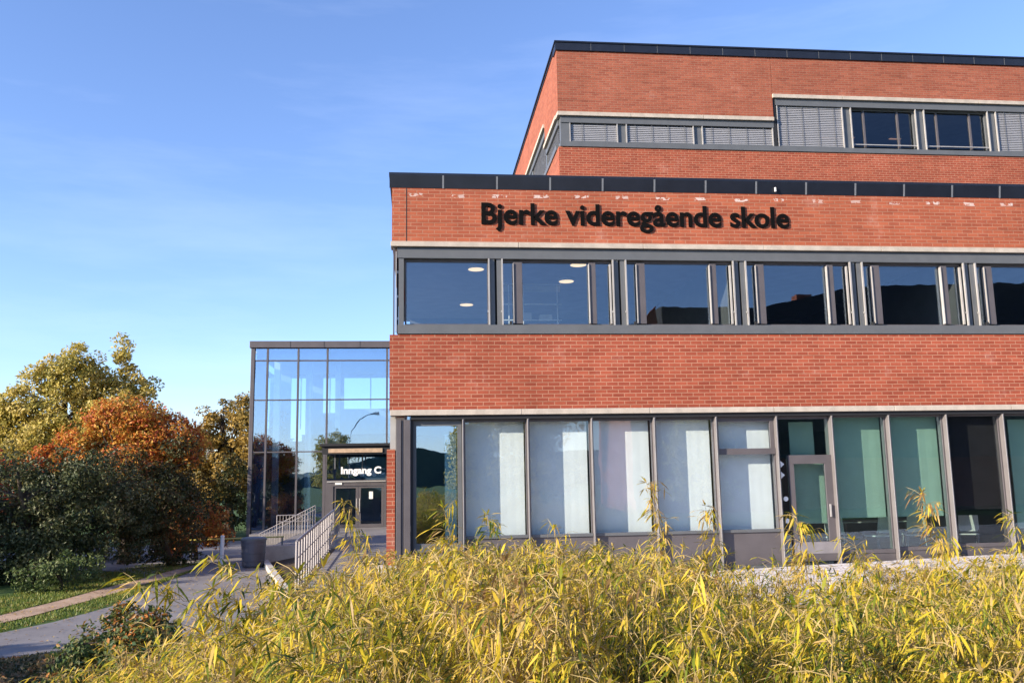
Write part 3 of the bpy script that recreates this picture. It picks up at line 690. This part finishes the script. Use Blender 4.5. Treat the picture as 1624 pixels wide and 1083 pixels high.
for k in range(3): lathe(MB(), -4.42, 25.4, [(.317 + .006 * k, .15 + .2 * k), (.323 + .006 * k, .155 + .2 * k), (.323 + .006 * k, .165 + .2 * k), (.317 + .006 * k, .17 + .2 * k)]).build('band', 'bin', bn)
bo = thing('bollard', 'slim white post on the asphalt left of the grey litter bin', 'bollard', (-5.5, 26.6, 0))
MB().tube([(-5.5, 26.6, -.02), (-5.5, 26.6, .74)], .055, 16).build('post', 'white', bo)
MB().tube([(-5.5, 26.6, .74), (-5.5, 26.6, .765), (-5.5, 26.6, .78)], [.06, .06, .03], 16).build('cap', 'white', bo)
ba = thing('barrier', 'thin yellow barrier rail behind the white post', 'barrier', (-5.3, 27.4, 0))
MB().tube([(-6.6, 27.4, .62), (-3.9, 27.4, .66)], .022, 8).build('rail', 'yellow', ba)
MB().tube([(-6.55, 27.4, -.02), (-6.55, 27.4, .62)], .025, 8).tube([(-3.95, 27.4, -.02), (-3.95, 27.4, .65)], .025, 8).build('posts', 'steel', ba)

# ------------------------------------------------------------ classroom furniture
def chair(label, x, y, rz):
    r = thing('chair', label, 'chair', (0, 0, 0), 'white chairs in the ground floor room')
    MB().box(-.2, .2, -.2, .2, .44, .47).build('seat', 'chair', r, .01)
    b = MB(); b.v = [(-.2, .19, .52), (.2, .19, .52), (.19, .25, .86), (-.19, .25, .86), (-.2, .21, .52), (.2, .21, .52), (.19, .27, .86), (-.19, .27, .86)]
    b.f = [(0, 1, 2, 3), (7, 6, 5, 4), (0, 4, 5, 1), (2, 6, 7, 3), (1, 5, 6, 2), (0, 3, 7, 4)]; b.build('backrest', 'chair', r)
    for sx in (-1, 1):
        MB().tube([(sx * .17, -.17, .44), (sx * .21, -.22, 0)], .013, 6).build('leg', 'galv', r)
        MB().tube([(sx * .19, .22, .55), (sx * .17, .17, .44), (sx * .21, .24, 0)], .013, 6).build('leg', 'galv', r)
    r.location = (x, y, .42); r.rotation_euler = (0, 0, rz); return r
chair('white chair standing just behind the glass garden door', 8.05, 18.7, .3)
chair('white chair beside the glass bay right of the garden door', 8.95, 18.6, 2.4)
chair('white chair pushed to the table left side behind the green glass', 9.9, 18.7, 3.4)
chair('white chair pushed to the table right side behind the green glass', 10.75, 18.75, 2.9)
chair('white chair in the room below the black blind', 11.9, 18.6, 2.7)
tb = thing('table', 'pale table between white chairs behind the green glass', 'table', (10.2, 19.3, .42))
MB().box(9.3, 11.2, 19.05, 19.75, 1.13, 1.16).build('tabletop', 'room_light', tb, .005)
for x in (9.4, 11.1):
    for y in (19.12, 19.68): MB().tube([(x, y, 1.13), (x, y, .42)], .02, 6).build('leg', 'galv', tb)

# ------------------------------------------------------------ trees
def rv(): 
    while True:
        v = Vector((random.uniform(-1, 1), random.uniform(-1, 1), random.uniform(-1, 1)))
        if .05 < v.length < 1: return v
def leaf_quad(mb, p, s, n=None):
    n = (n or rv().normalized()); u = n.cross(rv()).normalized(); v = n.cross(u)
    a = s * random.uniform(.6, 1.25); b = a * random.uniform(.55, .8)
    q = len(mb.v); k = n * a * .18
    mb.v += [tuple(p - u * a), tuple(p - v * b * .8 + k), tuple(p + u * a), tuple(p + v * b * .8 + k)]
    mb.f += [(q, q + 1, q + 2), (q, q + 2, q + 3)]
def crown(name_parent, blobs, nclump, nleaf, cr, ls, mat, name='crown', droop=.25):
    mb = MB(); tot = sum((b[3] * b[4] * b[5]) ** .75 for b in blobs); cents = []
    for cx, cy, cz, ax, ay, az in blobs:
        k = max(5, int(nclump * (ax * ay * az) ** .75 / tot))
        for i in range(k):
            d = rv().normalized(); r_ = random.uniform(.25, 1.0) ** .5 * random.uniform(.85, 1.08)
            c = Vector((cx + d.x * ax * r_, cy + d.y * ay * r_, cz + d.z * az * r_)); cents.append(c)
            up = (Vector((d.x, d.y, d.z + .3))).normalized(); cc = cr * random.uniform(.6, 1.35)
            for j in range(int(nleaf * random.uniform(.6, 1.3))):
                v = rv(); v.z *= .7
                p = c + v * cc - Vector((0, 0, droop * cc * v.length ** 2))
                nn = (up * .7 + rv() * .9).normalized(); leaf_quad(mb, p, ls, nn)
    return mb.build(name, mat, name_parent), cents
def trunk(root, base, top, r0, cents, nl, mat='bark'):
    mb = MB(); base = Vector(base); top = Vector(top); pts = [base + (top - base) * t + Vector((math.sin(t * 4) * .08, math.cos(t * 5) * .06, 0)) for t in (0, .2, .4, .6, .8, 1)]
    mb.tube(pts, [r0 * 1.25, r0, r0 * .85, r0 * .7, r0 * .5, r0 * .25], 10)
    for c in random.sample(cents, min(nl, len(cents))):
        t = random.uniform(.3, .85); s = base.lerp(top, t); mid_ = s.lerp(c, .5) + Vector((0, 0, .15))
        mb.tube([s, mid_, c], [r0 * .35, r0 * .2, .012], 6)
    mb.build('trunk', mat, root)
def tree(name, label, cat, base, blobs, nclump, nleaf, cr, ls, mat, r0=.14, nl=16, group=None):
    root = thing(name, label, cat, base, group)
    o, cents = crown(root, blobs, nclump, nleaf, cr, ls, mat)
    zt = max(b[2] for b in blobs); b0 = max(blobs, key=lambda b: b[3] * b[4] * b[5])
    trunk(root, base, (b0[0], b0[1], zt), r0, cents, nl); return root
random.seed(11)
tree('deciduous_tree', 'tall yellow-green autumn tree at the back left', 'tree', (-14.6, 38, -.03),
     [(-14.2, 38.08, 5.1, 2.5, 2.2, 2.3), (-13.9, 37.5, 6.75, 1.5, 1.3, 1.15), (-17.6, 38.08, 3.6, 1.7, 1.7, 1.8), (-15.9, 38.08, 5.0, 1.2, 1.2, 1.1), (-12.1, 37.8, 7.2, 0.55, 0.5, 1.1), (-11.3, 37.84, 6.25, 0.71, 0.59, 0.77), (-12.38, 37.6, 5.53, 1.43, 1.19, 1.31), (-10.83, 37.6, 4.82, 0.95, 0.83, 0.95), (-14.04, 36.89, 3.15, 3.09, 1.9, 1.67)], 640, 95, .42, .078, L_YEL, .2, 40)
tree('maple_tree', 'orange and red maple standing before the yellow-green tree', 'tree', (-8.5, 27.6, -.03),
     [(-8.6, 27.4, 4.1, 1.2, 1.0, .8), (-7.5, 27.6, 3.8, .9, .9, .6), (-9.6, 27.4, 3.7, .8, .8, .55), (-8.3, 27.4, 3.1, 1.7, 1.3, .7), (-6.8, 27.6, 3.3, .6, .8, .6), (-10.3, 27.4, 3.1, .8, .8, .45)], 300, 85, .32, .056, L_ORA, .15, 26)
tree('dark_tree', 'dark green tree with a few reddish leaves at the right flank of the orange maple', 'tree', (-6.9, 26.6, -.03),
     [(-7.9, 25.6, 2.1, 1.1, .8, 1.2), (-7.0, 25.7, 1.9, .8, .7, 1.1), (-7.5, 25.9, .7, 1.0, .7, .8), (-6.5, 26.6, .8, .5, .5, .8), (-6.95, 26.8, 2.9, .75, .7, .9), (-7.2, 26.4, 1.8, .9, .9, 1.2), (-6.6, 26.8, 1.8, .6, .7, 1.0)], 250, 80, .3, .048, leafmat('dark_olive_leaves', [(.022, .034, .013), (.045, .058, .02), (.075, .075, .025), (.15, .06, .02)], .9, .15), .1, 10)
tree('evergreen_shrub', 'large dark green bushy shrub filling the left edge behind the path', 'shrub', (-9.4, 23.6, -.03),
     [(-8.6, 23.6, 1.9, 1.5, 1.2, 1.35), (-10.2, 23.4, 2.0, 1.6, 1.3, 1.3), (-9.6, 23.0, 1.0, 2.2, 1.4, 1.0), (-7.5, 24.2, 1.5, .8, .9, 1.3), (-11.2, 23.6, 1.3, 1.3, 1.2, 1.3), (-8.0, 23.3, 2.6, .7, .7, .6), (-10.0, 22.6, .6, 2.0, 1, .6), (-8.2, 22.9, .6, 1.0, .8, .6)], 460, 80, .33, .048, L_DRK, .12, 24)
tree('green_shrub', 'small leafy green shrub at the edge of the lit grass', 'shrub', (-7.75, 20.9, -.03),
     [(-7.8, 20.9, .38, .55, .45, .4), (-7.35, 21.2, .45, .45, .4, .35), (-8.2, 20.7, .3, .4, .4, .3)], 46, 60, .2, .042, L_GRN, .03, 10)
tree('rusty_shrub', 'rust red and orange shrub between the dark trees and the glass hall', 'shrub', (-6.7, 28.6, -.03),
     [(-6.9, 28.6, .95, .7, .6, .9), (-6.2, 28.8, .9, .55, .5, .75), (-7.3, 28.5, .5, .6, .5, .5)], 110, 70, .24, .05, L_RED, .06, 10)
tree('red_shrub', 'bright red shrub at the very left edge of the picture', 'shrub', (-11.6, 26.5, -.03),
     [(-11.7, 26.5, 2.5, .8, .6, .75), (-11.6, 26.5, 1.3, .8, .6, 1.0)], 50, 60, .25, .06, leafmat('red_leaves', [(.30, .03, .02), (.48, .08, .03), (.25, .1, .03)]), .06, 6)
tree('golden_tree', 'golden brown tree rising beside the left corner of the glass hall', 'tree', (-9.0, 45, -.03),
     [(-8.8, 45, 4.9, 1.9, 1.5, 1.6), (-8.0, 45, 5.6, 1.3, 1.2, 1.0), (-10.4, 45, 3.9, 1.3, 1.2, 1.2), (-9.5, 45, 2.7, 2.1, 1.6, 1.4), (-7.4, 45, 3.4, 1.6, 1.2, 1.8), (-11.2, 45, 2.4, 1, 1, 1.2)], 420, 85, .38, .078, L_GOL, .2, 30)
tree('dark_hedge', 'dark green hedge below the golden tree beside the glass hall', 'hedge', (-8.6, 38.5, -.03),
     [(-7.9, 38.5, 1.0, 1.1, .8, 1.1), (-9.6, 38.5, 1.3, 1.5, .9, 1.3), (-11.5, 38.5, 1.5, 1.5, 1, 1.5), (-12, 38.5, 3.0, 2.2, 1, 1.6), (-7.6, 38.2, 2.6, .6, .7, .9)], 260, 60, .38, .075, leafmat('olive_leaves', [(.03, .04, .015), (.06, .07, .02), (.12, .10, .03)]), .08, 10)
tree('distant_hedge', 'distant green belt of bushes behind the trees', 'hedge', (-18, 56, -.03),
     [(-10 - 4.2 * k, 56 + (k % 2), 1.7, 2.6, 1.2, 1.9 + .4 * (k % 3)) for k in range(7)], 420, 60, .55, .13, leafmat('far_olive_leaves', [(.03, .045, .015), (.06, .08, .025), (.12, .11, .03)]), .08, 10)
tree('dark_hedge', 'low dark hedge at the far left behind the shrubs', 'hedge', (-14.5, 28, -.03),
     [(-13.5, 28, 1.0, 1.8, 1, 1.2), (-16.0, 28, 1.6, 1.8, 1, 1.8), (-11.4, 28.4, 1.0, 1.2, 1, 1.1), (-9.6, 29, .8, 1.4, .8, .9)], 150, 60, .4, .075, L_DRK, .08, 10)
# foreground left: low mixed planting
tree('mixed_shrub', 'small dark green shrub with orange leaves left of the bamboo', 'shrub', (-3.05, 9.4, -.02),
     [(-3.05, 9.4, .55, .36, .36, .40), (-2.68, 9.2, .74, .32, .3, .36), (-3.3, 9.0, .25, .36, .36, .24), (-2.45, 8.9, .65, .34, .34, .45), (-3.0, 8.8, .25, .5, .36, .28)], 150, 75, .17, .032, leafmat('green_orange_leaves', [(.022, .045, .02), (.04, .08, .028), (.07, .11, .03), (.13, .14, .04), (.20, .15, .045), (.46, .17, .04)], 2.4), .02, 14)
gc = MB()
for i in range(42000):
    y = random.uniform(7.4, 12.6); e = -.285 * y if y < 10 else -2.85 - (y - 10) * .55
    x = random.uniform(-.47 * y - .6, e); hh = .24 + .10 * math.sin(x * 2.3 + y * 1.9) + .06 * math.sin(x * 6 + y * 4)
    if y > 11.6: hh *= (12.8 - y) / 1.2
    leaf_quad(gc, Vector((x, y, random.uniform(0, max(.04, hh)))), .042)
struct(gc.build('ground_cover', leafmat('brown_green_ground_cover', [(.04, .06, .022), (.12, .11, .045), (.22, .16, .08), (.36, .17, .07)], 2.5, .2)), 'stuff')
# grass tufts along the path
gr = MB()
for i in range(16000):
    y = random.uniform(13, 27); s = random.random()
    if s < .72: x = -7.40 - random.random() ** 1.6 * 1.6 + (y - 16.8) * (.115 if y > 16.8 else .33)
    else:
        xa = -6.66 + (y - 16.8) * (.10 if y > 16.8 else .36); xb = -5.85 if y > 17 else -5.95 - (17 - y) * .33
        if xb < xa: continue
        x = random.uniform(xa, xb)
    h = random.uniform(.0, .045); a = random.uniform(0, 6.28); dx, dy = math.cos(a) * .012, math.sin(a) * .012; bx, by = random.uniform(-.04, .04), random.uniform(-.04, .04)
    q = len(gr.v); gr.v += [(x - dx, y - dy, -.03), (x + dx, y + dy, -.03), (x + bx, y + by, h)]; gr.f.append((q, q + 1, q + 2))
struct(gr.build('grass', L_GRS), 'stuff')

fa = MB()
for i in range(5200):
    if i % 2: x = random.uniform(-7.6, -1.0); y = random.uniform(11, 27); z = -.018
    else: x = random.uniform(3, 15); y = random.uniform(10.4, 17.4); z = .004 + .20 + .0275 * x
    if x > -2.6 and z < 0: continue
    leaf_quad(fa, Vector((x, y, z + .012)), .03, (Vector((0, 0, 1)) + rv() * .3).normalized())
struct(fa.build('fallen_leaves', leafmat('fallen_leaf_colours', [(.10, .07, .03), (.30, .20, .06), (.42, .28, .07), (.30, .12, .04)], 3, .1)), 'stuff')
# ------------------------------------------------------------ the bamboo hedge
def bleaf(mb, p, d, ln, wd, side):
    """one lance-shaped leaf from p along d, drooping toward its tip"""
    d = d.normalized(); s = d.cross(side).normalized(); g = Vector((0, 0, -1))
    p1 = p + d * ln * .3 + g * ln * .02; p2 = p + d * ln * .68 + g * ln * .10; p3 = p + d * ln * .97 + g * ln * .24
    q = len(mb.v)
    mb.v += [tuple(p), tuple(p1 - s * wd), tuple(p1 + s * wd), tuple(p2 - s * wd * .75), tuple(p2 + s * wd * .75), tuple(p3)]
    mb.f += [(q, q + 2, q + 1), (q + 1, q + 2, q + 4, q + 3), (q + 3, q + 4, q + 5)]
def bamboo(seed, h, nculm, spread, leaflen=.11, start=.25, dens=1.0, lean=.35, way=None):
    random.seed(seed); lf = MB(); cu = MB()
    for c in range(nculm):
        a = random.uniform(0, 6.28); r_ = spread * random.random() ** .5; bx, by = math.cos(a) * r_, math.sin(a) * r_
        hh = h * random.uniform(.72, 1.0); la = a + random.uniform(-.8, .8) if way is None else way; lw = lean * random.uniform(.3, 1.0) * hh * .5
        lx, ly = math.cos(la) * lw - .10 * hh, math.sin(la) * lw
        P = lambda t: Vector((bx + lx * t ** 2.2, by + ly * t ** 2.2, hh * (t - .10 * lean * t ** 3)))
        cu.tube([P(t) for t in (0, .25, .5, .75, 1)], [.006, .0055, .0045, .003, .0012], 5)
        nn = int(hh / .085)
        for k in range(nn):
            t = start + (1 - start) * (k + random.random()) / nn
            if t > 1: continue
            p = P(t); nb_ = 2 if random.random() < .6 else 3
            for j in range(nb_):
                if random.random() > dens: continue
                az = random.uniform(0, 6.28); el = random.uniform(-.1, .9)
                bd = Vector((math.cos(az) * math.cos(el) - .25, math.sin(az) * math.cos(el) - .1, math.sin(el))).normalized()
                bl = random.uniform(.06, .22) * (1.15 - .5 * t)
                e = p + bd * bl; cu.tube([p, p + bd * bl * .5 + Vector((0, 0, .01)), e], [.002, .0016, .001], 3, False)
                nl = random.randint(4, 7)
                for q in range(nl):
                    u = (q + 1) / nl; s = p + bd * bl * u
                    fa = az + random.uniform(-1.2, 1.2); fe = random.uniform(-1.1, .35)
                    ld = Vector((math.cos(fa) * math.cos(fe) - .45, math.sin(fa) * math.cos(fe) - .15, math.sin(fe) - .1))
                    L_ = leaflen * random.uniform(.55, 1.25)
                    bleaf(lf, s, ld, L_, L_ * random.uniform(.05, .078), Vector((random.uniform(-.6, .6), random.uniform(-.6, .6), 1)))
        # plume at the culm tip
        tip = P(1)
        for q in range(6):
            fa = random.uniform(0, 6.28); fe = random.uniform(-.3, 1.3)
            bleaf(lf, tip, Vector((math.cos(fa) * math.cos(fe), math.sin(fa) * math.cos(fe), math.sin(fe))), leaflen * random.uniform(.6, 1.1), .007, Vector((.2, .3, 1)))
    return lf, cu
def at(px, py, Y):
    d = m.to_3x3() @ Vector(((px - 812) / CAM_F, -(py - 541.5) / CAM_F, -1)); return EYE + d * (Y / d.y)
protos = []
for i in range(7):
    root = thing('bamboo_plant', 'bushy yellow-green bamboo plant in the dense foreground hedge', 'bamboo', (0, 0, 0), 'bamboo plants of the foreground hedge')
    lf, cu = bamboo(100 + i, 1.42, 15, .37, .076, .12, 1.0, .5)
    cu.build('stems', 'culm', root); lf.build('leaves', L_BAM, root); kids_of(root); protos.append(root)
random.seed(5)
spots = []
y = 3.7
while y < 9.8:
    xl_ = -.275 * y - .02 + (.1 if y < 6 else .25); xr_ = .80 * y + .5
    x = xl_
    while x < xr_:
        if not (x < -.085 * y and y > 7.6): spots.append((x + random.uniform(-.12, .12), y + random.uniform(-.15, .15)))
        x += .37 + .012 * y
    y += .40 + .03 * y
first = set()
PROF = [(60, 1100), (140, 1075), (200, 1020), (260, 985), (320, 965), (450, 940), (520, 920), (560, 880), (620, 872), (680, 838), (760, 832), (1000, 835), (1180, 855), (1330, 885), (1450, 858), (1624, 852), (1750, 852)]
minv = m.inverted()
def to_px(p):
    c = minv @ Vector(p); return 812 + CAM_F * c.x / -c.z, 541.5 - CAM_F * c.y / -c.z
def hedge_top(x, y):
    """measured height of the hedge where this plant stands"""
    px, _ = to_px((x, y, 1.3)); px = max(61, min(1740, px))
    for (a, ya), (b, yb) in zip(PROF[:-1], PROF[1:]):
        if a <= px <= b: yt = ya + (yb - ya) * (px - a) / (b - a); break
    if px > 1080 and random.random() < .72: yt += 66
    elif random.random() < .4: yt += 25
    return max(.45, at(px, yt, y).z)
for i, (x, y) in enumerate(spots):
    if to_px((x, y, 1.2))[0] < 120 + 720 / y: continue
    k = i % 7; o = protos[k] if k not in first else copy_tree(protos[k]); first.add(k)
    zb = bedz(x)
    if x < -2.3: zb = 0
    s = (hedge_top(x, y) - zb) / 1.42
    o.location = (x, y, zb - .02); o.rotation_euler = (0, 0, random.uniform(-.6, .6)); w_ = max(.62, min(1.05, s + .1)); o.scale = (w_, w_, s)
# tall shoots that stand out of the hedge
shoots = [(1045, 762, 7.4, 'tall feathery bamboo shoot with pale bare side leaves before the white blinds'), (1437, 772, 6.6, 'tall orange-yellow bamboo shoot standing before the green windows'),
          (1250, 812, 6.2, 'bamboo shoot reaching up before the garden door'), (1590, 812, 6.4, 'bamboo shoot at the right edge before the dark window'),
          (868, 822, 6.8, 'bamboo shoot with curled tip leaves before the second white blind'), (768, 812, 7.2, 'thin bamboo shoot before the first white blind'),
          (722, 792, 6.6, 'leaning bamboo shoot before the blue corner window'), (540, 792, 7.6, 'bamboo shoot reaching before the entrance doors'),
          (585, 845, 6.9, 'bamboo shoot low before the entrance doors'), (1130, 800, 7.6, 'slim bamboo shoot left of the split window'), (1330, 850, 6.0, 'short bamboo shoot below the garden door'),
          (1510, 850, 6.2, 'short bamboo shoot below the black blind'), (330, 880, 5.6, 'arching bamboo shoot leaning over the asphalt at the left'), (250, 905, 5.5, 'lowest arching bamboo shoot at the far left of the hedge'), (420, 925, 6.2, 'bamboo shoot before the bin and kerb')]
for i, (px, py, Y, lb) in enumerate(shoots):
    p = at(px, py, Y); zb = bedz(max(p.x, -2.3)); h = p.z - zb
    root = thing('bamboo_shoot', lb, 'bamboo', (0, 0, 0), 'tall bamboo shoots above the hedge')
    arch = 'arching' in lb
    lf, cu = bamboo(300 + i, h * (1.12 if arch else 1), 2 if arch else 1, .01, .13 if arch else .098, .45, .95, 1.5 if arch else .12, math.pi if arch else None)
    if arch: h *= 1.0
    cu.build('stem', 'culm', root); lf.build('leaves', L_BAM, root)
    hx = max(v[2] for v in cu.v); tip = [v for v in cu.v if v[2] == hx][0]
    root.location = (p.x - tip[0], Y - tip[1], zb + (h - hx))

# ------------------------------------------------------------ what stands behind the photographer (seen mirrored in the windows), and unseen trees at left added to cast shade
hl = MB(); pr = []
for i in range(61):
    a = -math.pi + math.pi * i / 60; h = 9 + 5 * math.sin(i * .45) + 3 * math.sin(i * 1.3 + 1); pr.append((math.cos(a) * 320, math.sin(a) * 320, h))
for a, b in zip(pr[:-1], pr[1:]):
    hl.sheet([(a[0], a[1], -1), (b[0], b[1], -1), b, a]); hl.sheet([a, b, (b[0] * 1.4, b[1] * 1.4, b[2] + 3), (a[0] * 1.4, a[1] * 1.4, a[2] + 3)])
struct(hl.build('hills', 'hill'))
nbh = thing('brick_building', 'dark brick building mirrored in the first floor windows', 'building', (28, -22, 0))
MB().box(15.5, 50, -40, -20, 0, 11.4).build('wall', 'brick_up', nbh)
MB().box(16.6, 50, -19.99, -19.5, 3.2, 11.0).build('window_band', 'dark', nbh)
MB().box(15.9, 22.8, -39, -20.2, 11.41, 13.2).build('roof', 'roof', nbh)
rf = MB(); rf.v = [(22.8, -20.2, 11.41), (50, -20.2, 11.41), (50, -20.2, 15.2), (29, -20.2, 14.6), (22.8, -20.2, 13.2), (22.8, -39, 11.41), (50, -39, 11.41), (50, -39, 15.2), (29, -39, 14.6), (22.8, -39, 13.2)]
rf.f = [(0, 1, 2, 3, 4), (9, 8, 7, 6, 5), (0, 4, 9, 5), (1, 6, 7, 2), (4, 3, 8, 9), (3, 2, 7, 8), (0, 5, 6, 1)]; rf.build('roof', 'roof', nbh)
gbl = MB(); gbl.v = [(13.6, -20.1, 11.2), (15.49, -20.1, 11.2), (15.49, -20.1, 13.2), (13.6, -20.5, 11.2), (15.49, -20.5, 11.2), (15.49, -20.5, 13.2)]
gbl.f = [(0, 1, 2), (5, 4, 3), (0, 3, 4, 1), (1, 4, 5, 2), (2, 5, 3, 0)]; gbl.build('gable', 'brick_hi', nbh)
MB().box(13.6, 15.49, -30, -20.1, 0, 11.19).build('wall', 'brick_hi', nbh)
for i in range(7): box('window_frame', 'room_light', nbh, 17.2 + i * 3.1, 17.35 + i * 3.1, -19.5, -19.45, 8.4, 10.6)
box('white_panel', 'white', nbh, 30.2, 31.0, -19.45, -19.3, 8.6, 11.8)
for x_, h_ in ((26.4, 1.3), (33.5, 1.2)): box('chimney', 'brick_up', nbh, x_, x_ + 1.1, -24, -23, 12.0, 13.4 + h_)
random.seed(21)
big = tree('offscreen_tree', 'broad unseen autumn tree added at the left to cast shade', 'tree', (-27, 15.5, -.03),
     [(-27, 15.5, 6.6, 3.2, 3.0, 3.4), (-27, 17.5, 7.2, 2.4, 2.2, 2.6), (-27, 13.6, 6.0, 2.4, 2.0, 2.6), (-27, 15.5, 2.6, 3.2, 3.4, 2.0)], 300, 34, .8, .2, L_YEL, .35, 20, 'trees standing outside the picture')
kids_of(big); big.scale = (.84, .84, .84)  # this tree and its left-hand copies are unseen, added as shade casters
for (x, y, s, lb) in ((-28.5, 20.5, .85, 'broad unseen tree added farther along the left side to cast shade'), (-19.5, 5.2, .62, 'smaller unseen tree added to cast shade on the near road'), (-21, .5, .5, 'smallest unseen tree added left behind the photographer to cast shade'),
                      (6, -58, .9, 'tree mirrored in the corner window'), (9, -34, 1.1, 'tree mirrored in the ground floor glass'), (-14, -78, 1.1, 'tree mirrored in the glass hall'), (-28.5, 27, .95, 'broad unseen tree added beyond the far left corner to cast shade'), (-29.5, 33.5, .8, 'farthest unseen broad tree added at the left to cast shade'), (16, -14, .6, 'low tree before the mirrored building')):
    o = copy_tree(big); o['label'] = lb; o.location = (x, y, -.03); o.scale = (s, s, s)
lp = thing('street_lamp', 'curved street lamp mirrored in the glass hall', 'street lamp', (-6.2, -8, 0))
MB().tube([(-6.2, -8, 0), (-6.2, -8, 5.5), (-6.0, -8, 7.0), (-5.3, -8, 8.0), (-4.2, -8, 8.5)], [.09, .07, .06, .05, .04], 10).build('pole', 'steel', lp)
MB().box(-4.3, -3.5, -8.12, -7.88, 8.42, 8.56).build('lamp_head', 'steel', lp)
